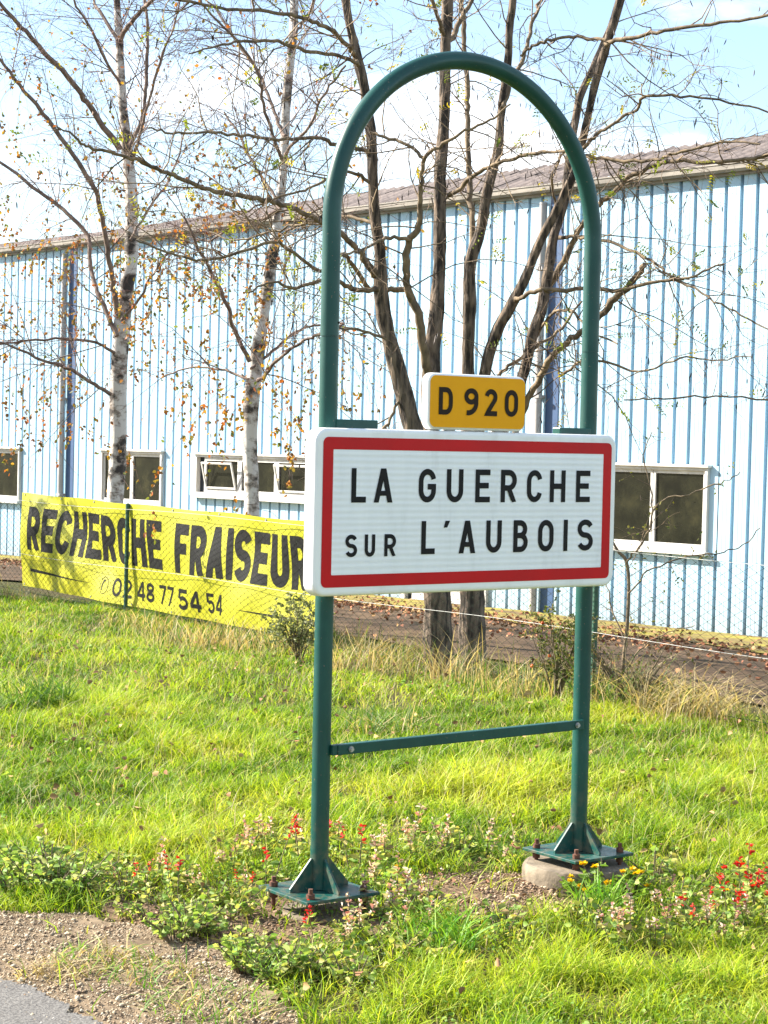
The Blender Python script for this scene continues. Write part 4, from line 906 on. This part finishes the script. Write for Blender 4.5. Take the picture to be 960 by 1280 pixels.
def lawn(name, label, n, y0, y1, hr, wr, seg, bed=.5, lean=(.25, 1.5), lim=.9, pale=.0):
    x, y = sample(n, y0, y1); k = keep_common(x, y, bed, lim); x, y = x[k], y[k]
    nz_ = vnoise(x, y, 1.1, 3.3); nz2 = vnoise(x, y, 3.7, 8.1)
    keep = RNG.random(len(x)) < np.clip(.75 + 1.1 * nz2, .25, 1); x, y, nz_, nz2 = x[keep], y[keep], nz_[keep], nz2[keep]
    n = len(x); f = np.clip(behind_fence(x, y) / 2.2 + 1, 0, 1)
    H = RNG.uniform(*hr, n) * np.clip(1 + .5 * nz_ + 1.0 * nz2, .35, 2) * (1 - .35 * f); H = np.clip(H, .02, .5); W = RNG.uniform(*wr, n)
    g = np.array([(.10, .20, .012), (.22, .34, .018), (.33, .42, .026), (.42, .46, .05)]); c = g[np.clip((1.7 + 2.6 * nz_ - 1.6 * nz2 + RNG.normal(0, .8, n) - .5 * f).astype(int), 0, 3)]
    dry = RNG.random(n) < (.06 + pale + .10 * f + .16 * np.clip(-nz2, 0, 1)); c = np.where(dry[:, None], pick([(.50, .42, .20), (.42, .33, .16), (.36, .36, .12)], n), c)
    c = np.clip(c * (1 + RNG.normal(0, .12, (n, 1))), 0, .9)
    P = np.stack([x, y, gz_np(x, y) - .004], 1)
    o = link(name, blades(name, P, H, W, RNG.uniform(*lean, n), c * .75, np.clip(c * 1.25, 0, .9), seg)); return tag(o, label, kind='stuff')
lawn('grass', 'bright green grass close to the camera', 135000, 5.0, 8.2, (.035, .10), (.0028, .0055), 3, .40)
lawn('grass', 'sunlit yellow-green grass across the middle of the verge', 150000, 8.2, 12.5, (.045, .11), (.004, .0075), 2)
lawn('grass', 'grass growing up to the wire fence', 120000, 12.5, 21.0, (.05, .12), (.005, .010), 2)
# pale seed stems over the lawn
x, y = sample(6500, 7.6, 17.5); k = keep_common(x, y, .25, .5) ; x, y = x[k], y[k]; n = len(x); c = pick([(.55, .47, .26), (.48, .46, .22), (.60, .52, .34)], n)
tag(link('seed_stems', blades('seed_stems', np.stack([x, y, gz_np(x, y)], 1), RNG.uniform(.10, .26, n), RNG.uniform(.0018, .003, n), RNG.uniform(.3, 1.3, n), c * .8, c, 3)), 'thin pale seed stems standing above the grass', kind='stuff')
n = 5200; s_ = RNG.uniform(-7, 12, n); o_ = RNG.normal(-.05, .28, n); P = np.zeros((n, 3))
for j in range(n): p = FENCE @ Vector((s_[j], o_[j], 0)); P[j] = (p.x, p.y, gz(p.x, p.y))
k = vnoise(s_, o_, .9, 4.2) > -.12; P = P[k]; k = P[:, 0] > -1.2; P = np.concatenate([P[k], P[~k][::3]]); n = len(P); c = pick([(.50, .41, .23), (.40, .31, .16), (.30, .26, .10), (.16, .24, .04), (.12, .20, .03), (.24, .17, .09)], n)
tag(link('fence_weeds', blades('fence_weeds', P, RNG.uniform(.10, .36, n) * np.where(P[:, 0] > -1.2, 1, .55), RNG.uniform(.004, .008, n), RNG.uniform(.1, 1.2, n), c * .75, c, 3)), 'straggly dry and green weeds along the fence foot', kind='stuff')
# broad strap tufts and dry clumps: each a thing
def tuft(name, label, cat, px, py, n, spread, h, w, cols, lean=(.3, 1.2), group=None):
    c0 = G(px, py); r = spread * np.sqrt(RNG.random(n)); a = RNG.uniform(0, 6.283, n); x, y = c0.x + r * np.cos(a), c0.y + r * np.sin(a); c = pick(cols, n)
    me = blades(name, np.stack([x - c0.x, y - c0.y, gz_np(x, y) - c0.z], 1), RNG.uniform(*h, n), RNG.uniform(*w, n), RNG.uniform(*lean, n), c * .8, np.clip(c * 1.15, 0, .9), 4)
    o = link(name, me); o.location = c0; return tag(o, label, cat, group)
GR = [(.10, .26, .02), (.16, .32, .03), (.22, .36, .04)]; DR = [(.52, .42, .24), (.42, .31, .17), (.60, .50, .30), (.34, .26, .13)]; DK = [(.05, .13, .02), (.09, .18, .025), (.14, .22, .03)]
tuft('grass_tuft', 'lush bright grass tuft in front of the round concrete footing', 'grass', 752, 1130, 130, .10, (.08, .17), (.005, .009), GR)
tuft('grass_tuft', 'bright grass tuft between the two posts at the bed edge', 'grass', 545, 1190, 150, .14, (.10, .22), (.004, .008), GR)
tuft('grass_tuft', 'dark tussock at the far left of the lawn', 'grass', 52, 893, 260, .20, (.12, .28), (.006, .010), DK)
tuft('grass_tuft', 'green tussock with straw beside the crossbar, middle of the lawn', 'grass', 480, 918, 220, .24, (.12, .26), (.005, .009), DK + DR[:1])
tuft('dry_grass', 'large straw-coloured dry grass clump right of the right post', 'grass', 858, 900, 300, .36, (.2, .5), (.004, .008), DR, (.5, 1.6))
tuft('dry_grass', 'dry grass clump at the right edge by the fence', 'grass', 940, 885, 120, .34, (.12, .32), (.004, .008), DR, (.5, 1.5))
tuft('dry_grass', 'brown dry stalks below the middle of the banner', 'grass', 250, 806, 330, .42, (.12, .3), (.005, .009), DR[1:] + DK[:1], (.2, .9))
tuft('dry_grass', 'brown dry stalks below the right end of the banner', 'grass', 335, 815, 260, .35, (.12, .28), (.005, .009), DR[1:] + DK[:1], (.2, .9))
tuft('dry_grass', 'dry stalks between left post and left locust trunk', 'grass', 450, 842, 150, .32, (.15, .4), (.004, .008), DR, (.2, .9))
tuft('dry_grass', 'dry stems leaning on the locust trunks', 'grass', 572, 852, 70, .25, (.2, .55), (.004, .007), DR, (.3, 1.1))
tuft('dry_grass', 'dry stalks under the left part of the banner', 'grass', 170, 786, 220, .40, (.1, .22), (.005, .009), DR[1:] + DK, (.2, .9))
tuft('dry_grass', 'dry brushwood grass around the sapling foot', 'grass', 770, 890, 200, .34, (.2, .5), (.004, .007), DR[1:] + DK, (.3, 1.2))
tuft('dry_grass', 'dry stalks left of the orange berry shrub', 'grass', 640, 872, 140, .3, (.15, .4), (.004, .008), DR + DK, (.2, 1.0))

tuft('dry_grass', 'small dry weed patch on the gravel, nearest the asphalt', 'grass', 120, 1205, 150, .15, (.03, .10), (.003, .006), DR + GR, (.6, 1.8))
tuft('dry_grass', 'small dry weed patch in the middle of the gravel', 'grass', 178, 1222, 170, .17, (.03, .10), (.003, .006), DR + GR, (.6, 1.8))
tuft('dry_grass', 'straw and weeds at the gravel bottom edge', 'grass', 270, 1262, 240, .22, (.03, .10), (.003, .006), DR + GR + GR, (.6, 1.8))
tuft('grass_tuft', 'small green tuft at the corner of the bed and gravel', 'grass', 345, 1222, 110, .09, (.05, .13), (.003, .006), GR)
tuft('dry_grass', 'dry leaves and straw where gravel meets asphalt', 'grass', 70, 1222, 130, .13, (.03, .09), (.003, .006), DR, (.7, 1.9))
# ------------------------------------------------------------------ gravel and fallen leaves
def stones(name, label, n, poly, sr, cols, lim):
    x = RNG.uniform(*lim[0], n); y = RNG.uniform(*lim[1], n); k = inside(poly, x, y); x, y = x[k], y[k]; q_ = vnoise(x, y, 4.5, 2.2) + .5 * vnoise(x, y, 13, 5.1); k = RNG.random(len(x)) < np.clip(.85 + 1.2 * q_, .15, 1); x, y = x[k], y[k]; n = len(x); s = RNG.uniform(*sr, n) * RNG.choice([.5, .8, 1, 1.4, 2.2], n, p=[.3, .3, .2, .15, .05])
    th = RNG.uniform(0, 6.28, n); base = np.array([(1,0,0),(0,1,0),(-1,0,0),(0,-1,0),(0,0,.7),(0,0,-.5)], float); V = base[None] * s[:, None, None] * RNG.uniform(.6, 1.2, (n, 6, 1))
    c, s_ = np.cos(th)[:, None], np.sin(th)[:, None]; V = np.stack([V[..., 0]*c - V[..., 1]*s_, V[..., 0]*s_ + V[..., 1]*c, V[..., 2]], -1) + np.stack([x, y, gz_np(x, y) + .012], 1)[:, None]
    f = np.array([(0,1,4),(1,2,4),(2,3,4),(3,0,4),(1,0,5),(2,1,5),(3,2,5),(0,3,5)]); q = f[None] + (np.arange(n) * 6)[:, None, None]
    return tag(link(name, np_mesh(name, V.reshape(-1, 3), q.ravel(), np.arange(n * 8) * 3, None, M_stone, np.repeat(pick(cols, n), 6, 0))), label, kind='stuff')
GC = [(.38, .29, .19), (.28, .20, .125), (.50, .42, .30), (.18, .125, .08), (.34, .28, .20)]
stones('gravel', 'loose sandy gravel on the road shoulder', 60000, P_gravel, (.002, .0062), GC, ((-2.2, .2), (4.9, 7.0)))
stones('road_grit', 'coarse grey grit on the asphalt corner', 26000, P_road, (.0025, .006), [(.22, .21, .20), (.34, .32, .29), (.10, .10, .095), (.38, .31, .22)], ((-2.2, -.3), (4.8, 6.2)))
stones('soil_crumbs', 'soil crumbs and pebbles beside the concrete footing', 16000, P_soil, (.003, .009), [(.30, .21, .13), (.20, .13, .08), (.42, .32, .22), (.14, .09, .06)], ((-.4, 1.4), (6.4, 8.0)))
stones('soil_crumbs', 'soil crumbs around the left plate', 7000, P_soil2, (.003, .009), [(.26, .18, .11), (.18, .12, .07), (.12, .08, .05)], ((-1.2, .4), (6.0, 7.4)))
stones('soil_crumbs', 'dark soil crumbs along the bed edge', 7000, P_soil3, (.003, .009), [(.26, .18, .11), (.18, .12, .07), (.12, .08, .05)], ((-1.6, .2), (6.0, 7.4)))
n = 6500; s_ = RNG.uniform(-12, 22, n); t_ = np.clip(RNG.normal(.62, .10, n), .12, .97); t_[:900] = RNG.uniform(.12, .97, 900); P = np.zeros((n, 3))
for j in range(n):
    pf = FENCE @ Vector((s_[j], 0, 0)); pw2 = WALL @ Vector(((WALL_i @ pf).x, 0, 0)); p = pf.lerp(pw2, t_[j]); P[j] = (p.x, p.y, gz(p.x, p.y) + .055)
tag(link('fallen_leaves', leaf_mesh('fallen_leaves', P, RNG.normal(size=(n, 3)) * np.array([1, 1, .25]), RNG.uniform(.035, .065, n), RNG.uniform(.03, .05, n), pick([(.30, .12, .06), (.34, .17, .08), (.22, .09, .05), (.36, .22, .10)], n), M_litter)), 'rust-brown fallen leaves along the path by the building', kind='stuff')
n = 900; x, y = sample(n, 5.6, 9); k = inside(P_bed, x, y) | inside(P_soil, x, y) | inside(P_soil3, x, y); x, y = x[k], y[k]; n = len(x)
tag(link('bed_litter', leaf_mesh('bed_litter', np.stack([x, y, gz_np(x, y) + .015], 1), RNG.normal(size=(n, 3)) * np.array([1, 1, .25]), RNG.uniform(.015, .04, n), RNG.uniform(.01, .025, n), pick([(.30, .17, .09), (.40, .26, .15), (.22, .11, .06)], n), M_litter)), 'small dry leaves lying in the flower bed', kind='stuff')

def cover(name, label, n, y0, y1, lr, cols, hr, thr=None, mat_=None, up_=.25):
    x, y = sample(n, y0, y1); k = keep_common(x, y, .8, 0) & ~inside(P_gravel, x, y); x, y = x[k], y[k]
    if thr is not None: q_ = vnoise(x, y, 2.3, 6.6) + .5 * vnoise(x, y, 7, 1.6); k = q_ > thr; x, y = x[k], y[k]
    n = len(x); l_ = RNG.uniform(*lr, n)
    tag(link(name, leaf_mesh(name, np.stack([x, y, gz_np(x, y) + RNG.uniform(*hr, n)], 1), RNG.normal(size=(n, 3)) * np.array([1, 1, up_]), l_, l_ * RNG.uniform(.5, .9, n), pick(cols, n), mat_ or M_leaf)), label, kind='stuff')
cover('clover', 'clover and small weeds among the near grass', 20000, 5.0, 7.6, (.010, .020), [(.16, .30, .05), (.22, .36, .07), (.28, .40, .09), (.12, .22, .04)], (.01, .05), .1)
cover('broadleaf_weeds', 'broad-leaved weeds scattered over the lawn', 9000, 7.6, 15.5, (.02, .04), [(.14, .28, .03), (.22, .36, .05), (.28, .40, .06)], (.02, .06), .34)
cover('lawn_leaves', 'single brown leaves fallen on the lawn', 700, 5.2, 16, (.02, .045), [(.30, .17, .08), (.36, .24, .10), (.24, .12, .06)], (.05, .10), None, M_litter)
# ------------------------------------------------------------------ bedding plants
class LB:
    """collects leaves for one plant part"""
    def __init__(s): s.P = []; s.D = []; s.L = []; s.W = []; s.C = []
    def add(s, p, d, l, w, c): s.P.append(tuple(p)); s.D.append(tuple(d)); s.L.append(l); s.W.append(w); s.C.append(c)
    def mesh(s, name, m, fold=.2): return leaf_mesh(name, np.array(s.P), np.array(s.D), np.array(s.L), np.array(s.W), np.array(s.C), m, fold)
LG = [(.20, .31, .06), (.30, .40, .09), (.14, .24, .05), (.40, .44, .13), (.44, .40, .12)]
def jc(c, j=.15): k = 1 + random.gauss(0, j); return tuple(min(.9, max(.005, v * k)) for v in c)
def salvia(nst, h, flower, leafy=True):
    """upright stems with paired leaves and whorled flower spikes; returns meshes (stems, leaves, flowers)"""
    st_ = MB(); lv = LB(); fl = LB()
    for _ in range(nst):
        a = random.uniform(0, 6.28); ln = h * random.uniform(.65, 1.1); tilt = random.uniform(.05, .45); p = Vector((.03*math.cos(a), .03*math.sin(a), -.01)); q = [p]
        for k in range(1, 7): q.append(p + Vector((math.cos(a)*tilt*ln*(k/6)**1.3, math.sin(a)*tilt*ln*(k/6)**1.3, ln*k/6)))
        st_.tube(q, [.0028 - .0003*k for k in range(7)], 4, caps=False)
        for k in range(1, 5 if leafy else 3):
            for sg in (0, 1, 2):
                b = random.uniform(0, 6.28); lv.add(q[k], (math.cos(b), math.sin(b), random.uniform(-.3, .4)), random.uniform(.022, .045), random.uniform(.012, .026), jc(random.choice(LG)))
        for k in range(11 if flower == 'red' else 13):
            t = random.uniform(.62, 1.0); f = t * 6; i = min(int(f), 5); pp = q[i].lerp(q[i+1], f - i); b = random.uniform(0, 6.28)
            c = random.choice([(.62, .02, .012), (.72, .03, .02), (.55, .015, .012)]) if flower == 'red' else random.choice([(.60, .42, .34), (.66, .52, .44), (.52, .32, .24), (.55, .24, .22), (.62, .56, .38)])
            fl.add(pp, (math.cos(b), math.sin(b), random.uniform(-.2, .8)), random.uniform(.014, .026), random.uniform(.008, .014), jc(c))
    return st_.mesh('stems', M_stem), lv.mesh('leaves', M_leaf), fl.mesh('flowers', M_petal)
def leafy(nst, h, ll, cols=LG, marigold=False):
    st_ = MB(); lv = LB(); fl = LB()
    for _ in range(nst):
        a = random.uniform(0, 6.28); ln = h * random.uniform(.5, 1.1); tilt = random.uniform(.2, 1.1); p = Vector((.02*math.cos(a), .02*math.sin(a), -.01)); e = p + Vector((math.cos(a)*tilt*ln, math.sin(a)*tilt*ln, ln)); md = p.lerp(e, .5) + Vector((0, 0, .15*ln))
        st_.tube([p, md, e], [.0026, .002, .0014], 4, caps=False)
        for _k in range(5):
            t = random.uniform(.35, 1); q = p.lerp(md, t*2) if t < .5 else md.lerp(e, t*2-1); b = a + random.gauss(0, 1.1)
            lv.add(q, (math.cos(b), math.sin(b), random.uniform(-.25, .35)), random.uniform(*ll), random.uniform(*ll) * .75, jc(random.choice(cols)))
        if marigold and random.random() < .55:
            for _k in range(16):
                b = random.uniform(0, 6.28); fl.add(e + Vector((0, 0, .004)), (math.cos(b), math.sin(b), random.uniform(.0, .9)), random.uniform(.015, .022), .013, jc((.75, .50, .01), .08))
    return st_.mesh('stems', M_stem), lv.mesh('leaves', M_leaf), (fl.mesh('flowers', M_petal) if fl.P else None)
ZONES = [(330, 1085, 'behind the left post'), (420, 1120, 'beside the left base plate'), (500, 1075, 'between the two posts'), (485, 1140, 'right of the left base plate'), (440, 1195, 'in front of the left base plate'), (530, 1190, 'in front of the bare soil'),
    (620, 1080, 'left of the concrete footing'), (790, 1180, 'right of the concrete footing'), (890, 1165, 'beneath the red salvias at right'), (970, 1170, 'at the right edge of the bed'), (150, 1110, 'at the left end of the bed'), (260, 1120, 'left of the left base plate'), (290, 1210, 'on the gravel edge'), (50, 1110, 'at the far left above the gravel'), (225, 1172, 'in the round clump on the bed edge'), (380, 1250, 'at the front corner by the gravel'), (690, 1190, 'in the grass in front of the footing')]
ZL = {}
def zone(px, py): return min(ZONES, key=lambda z: (z[0] - px) ** 2 + (2.2 * (z[1] - py)) ** 2)[2]
def plant(name, meshes, px, py, label, cat, group=None, sc=1.0, dz=0.0):
    at_ = '@' in label
    if at_: label = label.replace('@', zone(px, py))
    p = G(px, py); p.z += dz; r = empty(name, Matrix.Translation(p) @ Matrix.Rotation(random.uniform(0, 6.28), 4, 'Z') @ Matrix.Scale(sc, 4)); tag(r, label, cat, group)
    if at_: ZL.setdefault(label, []).append((px, r))
    for nm, me in zip(('stems', 'leaves', 'flowers'), meshes):
        if me: tag(link(nm, me, r), kind='stuff')
    return r
red = [salvia(2, .26, 'red') for _ in range(3)]; pale = [salvia(3, .19, 'pale') for _ in range(5)]
leafs = [leafy(12, .10, (.016, .034)) for _ in range(4)]; weeds = [leafy(34, .13, (.015, .034), [(.17, .29, .06), (.26, .38, .09), (.34, .44, .13), (.40, .42, .14)]) for _ in range(3)]; mari = [leafy(12, .13, (.02, .04), [(.12, .22, .03), (.18, .28, .04)], True) for _ in range(2)]
rich = [salvia(4, .24, 'red') for _ in range(2)]
for i, (px_, py_, sc, lb) in enumerate([(220, 1122, .95, 'red salvia with a tall bright spike, left of the left post'), (173, 1118, .7, 'small red salvia, leftmost red flower in the bed'),
    (333, 1105, 1.0, 'red salvia with scattered red blooms just left of the left plate'), (383, 1092, 1.25, 'tall red salvia close behind the left post'), (446, 1092, 1.05, 'red salvia right behind the left post, with red spike'),
    (398, 1190, .75, 'low red salvia in front of the left base plate'), (308, 1128, .7, 'red salvia by the left corner of the left plate'), (868, 1168, .75, 'small red salvia, left one of the group at right edge'),
    (913, 1158, 1.0, 'red salvia with the largest bloom at the right edge'), (932, 1142, 1.1, 'tall red salvia standing behind its neighbours at right'), (957, 1150, .95, 'red salvia at the extreme right edge of the bed')]):
    plant('red_salvia', (rich[i % 2] if px_ > 850 else red[i % 3]), px_, py_, lb, 'flower', 'red salvias in the flower bed', sc)
for px_, py_, sc in [(190,1105,.8),(285,1098,.9),(300,1085,.9),(320,1075,1),(345,1068,1),(362,1080,1),(420,1075,.95),(470,1072,.9),(490,1085,.9),(505,1068,1),(520,1080,1),(545,1075,.8),(565,1070,.9),(300,1120,.7),(475,1118,1),(495,1130,1),(470,1150,1),(500,1155,.9),(520,1145,.9),(445,1172,.8),(455,1185,.9),(425,1195,.85),(490,1180,.9),(525,1170,.8),(600,1075,.8),(640,1082,.7),(800,1150,.8),(790,1170,.9),(830,1140,.8),(850,1165,.9),(880,1150,.8),(895,1175,.9),(940,1165,.9),(960,1175,.9),(775,1190,.8),(905,1190,.8),(255,1125,.7),(145,1112,.6),(540,1120,.7),(760,1165,.7),(820,1185,.8),(990,1150,.9),(1010,1170,.9)]:
    plant('faded_salvia', pale[random.randrange(5)], px_, py_, 'faded pale pink salvia @', 'flower', 'faded salvias in the flower bed', sc * random.uniform(.85, 1.15))
for px_, py_, sc in [(20,1120,1.1),(45,1112,1.2),(68,1124,1.1),(95,1118,1.1),(60,1098,1.1),(30,1098,1),(220,1180,1),(240,1172,1.05),(228,1163,.9),(262,1172,.6),(305,1218,.9),(325,1210,.95),(345,1230,.8)]:
    plant('leafy_weed', weeds[random.randrange(3)], px_, py_, 'broad-leaved light green weed @', 'plant', 'leafy weeds along the gravel edge', sc * random.uniform(.9, 1.1))
for k in range(80):
    while True:
        px_, py_ = random.uniform(110, 1010), random.uniform(1060, 1255); p = on_z(px_, py_, GZ); xx, yy = np.array([p.x]), np.array([p.y])
        if inside(P_bed, xx, yy)[0] and not inside(P_soil, xx, yy)[0] and not inside(P_gravel, xx, yy)[0] and (p.x - pr.x + .06)**2 + (p.y - pr.y + .2)**2 > .16 and not (abs(p.x - pl_.x) < .26 and -.5 < p.y - pl_.y < .2 and random.random() < .85): break
    plant('bedding_plant', leafs[random.randrange(4)], px_, py_, 'low flowerless green plant @', 'plant', 'low green bedding plants', random.uniform(.6, 1.2))
for px_, py_, sc, lb in [(752,1112,1.0,'yellow marigold in front of the right base plate'),(778,1116,.9,'yellow marigold right of the concrete footing'),(722,1116,.8,'yellow marigold at the front left of the concrete footing'),(795,1112,.8,'outermost yellow marigold right of the right plate'),(482,1098,.6,'lone yellow marigold behind the left plate'),(907,1128,.5,'lone yellow marigold among the right red salvias')]:
    plant('marigold', mari[random.randrange(2)], px_, py_, lb, 'flower', 'yellow marigolds', sc)

# ------------------------------------------------------------------ shrubs by the fence
def shrub(name, label, px, py, h, r, nst, nleaf, cols, ll, berries=0, depth=None, up=.9):
    c0 = G(px, py); root = tag(empty(name, loc=c0), label, 'shrub'); src = []
    for _ in range(nst):
        a = random.uniform(0, 6.28); d = Vector((math.cos(a)*r, math.sin(a)*r, h)) * random.uniform(.6, 1); q = [Vector((0, 0, -.02)), d * .35 + Vector((random.gauss(0, .02), 0, .06*h)), d * .7, d]; src.append((q, [.007, .005, .004, .002]))
    l2 = sprout(src, 9, (.12, .35), .003, (25, 60), .02, .2, .2, 5); l3 = sprout(l2, 7, (.05, .14), .002, (25, 60), .02, .2, .2, 5)
    m = MB()
    for q, rr in src: m.tube(q, rr, 5)
    m.build('stems', M_stem, root); tag(link('twigs', twig_mesh('twigs', l2 + l3, M_stem), root), kind='stuff')
    P, D = tips(l2 + l3, nleaf, (.1, 1)); D = D * .5 / (np.linalg.norm(D, axis=1, keepdims=True) + 1e-9) + RNG.normal(0, .6, D.shape); n = len(P)
    tag(link('leaves', leaf_mesh('leaves', P, D, RNG.uniform(*ll, n), RNG.uniform(*ll, n) * .6, pick(cols, n), M_leaf), root), kind='stuff')
    for _ in range(berries):
        q = random.choice(l2)[0][2]; m = MB(); m.tube([q + Vector((0, 0, -.012)), q + Vector((0, 0, -.006)), q, q + Vector((0, 0, .006)), q + Vector((0, 0, .012))], [.003, .011, .013, .011, .003], 8); m.cur = None; m.build('berry', M_berry, root)
    return root
M_berry = simple('orange_berries', (.75, .14, .02), (.62, .10, .02), 20, .4)
shrub('shrub', 'rounded grey-green shrub at the right end of the banner', 374, 832, .42, .16, 16, 1500, [(.22, .25, .11), (.28, .30, .15), (.15, .18, .07), (.36, .36, .22)], (.02, .04))
shrub('shrub', 'dark leafy shrub with orange berries left of the right post', 694, 882, .62, .24, 14, 1500, [(.06, .09, .025), (.10, .13, .035), (.14, .15, .05), (.18, .15, .06)], (.015, .032), 7)
sap = make_tree('sapling', 'thin bare sapling beside the right post in front of the wall window', 'tree',
   [([(776, 884, 5), (779, 830, 4.6), (784, 782, 4.4), (786, 728, 4.2), (782, 700, 4), (772, 688, 3), (757, 660, 2.2)], 13.35, 13.3, True)],
   [([(783, 703, 3), (798, 685, 2.8), (812, 660, 2.4), (823, 628, 2.2), (860, 617, 2), (900, 604, 1.8), (925, 590, 1.4)], 13.3, 12.9), ([(785, 742, 2.6), (810, 715, 2.2), (850, 698, 2), (895, 692, 1.8), (930, 680, 1.4), (950, 660, 1)], 13.3, 13.0),
    ([(812, 660, 2), (815, 620, 1.8), (805, 570, 1.6), (815, 540, 1.2)], 13.2, 13.4), ([(780, 800, 2.4), (765, 760, 2), (758, 730, 1.6), (750, 700, 1.2)], 13.3, 13.6), ([(778, 850, 2.4), (800, 812, 2), (835, 790, 1.6), (868, 782, 1.2)], 13.3, 13.1)], M_llimb, M_llimb, .08)
_l2 = sprout(sap[1] + sap[2], 7, (.12, .45), .003, (30, 80), .0, .22, .1, 6); _l3 = sprout(_l2, 7, (.05, .2), .002, (30, 80), .0, .25, .1, 5)
child(sap[0], 'branches', twig_mesh('branches', _l2, M_ltwig)); child(sap[0], 'twigs', twig_mesh('twigs', _l3, M_ltwig))
P, D = tips(_l2 + _l3, 150, (.3, 1)); child(sap[0], 'leaves', leaf_mesh('leaves', P, D + RNG.normal(0, .1, D.shape), RNG.uniform(.02, .035, 150), RNG.uniform(.010, .016, 150), pick([(.10, .14, .04), (.2, .2, .05), (.3, .26, .05)], 150), M_leaf))
shrub('shrub', 'scrubby brown brushwood at the sapling foot', 788, 890, .45, .3, 16, 260, [(.14, .11, .05), (.10, .12, .04), (.2, .15, .07)], (.015, .03))
# ------------------------------------------------------------------ a spruce standing left of the picture, its shade falls on the banner and the foot of the wall
def spruce(label, x, y, h, r):
    z = gz(x, y); root = tag(empty('spruce_tree', loc=(x, y, z)), label, 'tree'); m = MB(); m.tube([(0, 0, -.1), (0, 0, h * .5), (.02, 0, h)], [.14, .08, .01], 10); m.build('trunk', M_llimb, root)
    src = []
    for k in range(75):
        t = random.uniform(.10, .98); a = random.uniform(0, 6.28); ln = r * (1 - t) * random.uniform(.7, 1.1) + .12; b = Vector((0, 0, t * h)); d = Vector((math.cos(a), math.sin(a), -.18)); src.append(([b, b + d * ln * .5, b + d * ln + Vector((0, 0, .06 * ln))], [.02 * (1 - t) + .005, .012 * (1 - t) + .003, .002]))
    l2 = sprout(src, 9, (.15, .45), .004, (30, 60), .08, .1, .2, 4); tag(link('branches', twig_mesh('branches', src, M_ltwig), root), kind='stuff'); tag(link('twigs', twig_mesh('twigs', l2, M_ltwig), root), kind='stuff')
    n = 16000; P, D = tips(l2, n, (0, 1)); D = D / (np.linalg.norm(D, axis=1, keepdims=True) + 1e-9) + RNG.normal(0, .6, D.shape)
    tag(link('needles', leaf_mesh('needles', P, D, RNG.uniform(.04, .09, n), RNG.uniform(.008, .016, n), pick([(.03, .07, .02), (.05, .10, .03)], n), M_leaf), root), kind='stuff')
_b = FENCE @ Vector(((bx0 + bx1) * .5 - (bx1 - bx0) * .36, 0, 0)); _k = 1 / math.tan(SUN_EL)
def shade_from(px_, py_, hh): return px_ + _h.x * _k * hh, py_ + _h.y * _k * hh
_p = shade_from(_b.x, _b.y, 2.6); spruce('dark green spruce standing just left of the picture', _p[0], _p[1], 4.3, 1.15)
ORD = ['leftmost', 'second from left', 'third from left', 'fourth from left', 'fifth from left', 'sixth from left', 'seventh from left', 'eighth from left', 'ninth from left', 'tenth from left', 'eleventh from left', 'twelfth from left', 'thirteenth from left', 'fourteenth from left']
for lb, items in ZL.items():
    if len(items) > 1:
        for k, (_, r) in enumerate(sorted(items, key=lambda t: t[0])): r['label'] = lb + ', ' + (ORD[k] if k < len(items) - 1 else 'rightmost') + ' there'
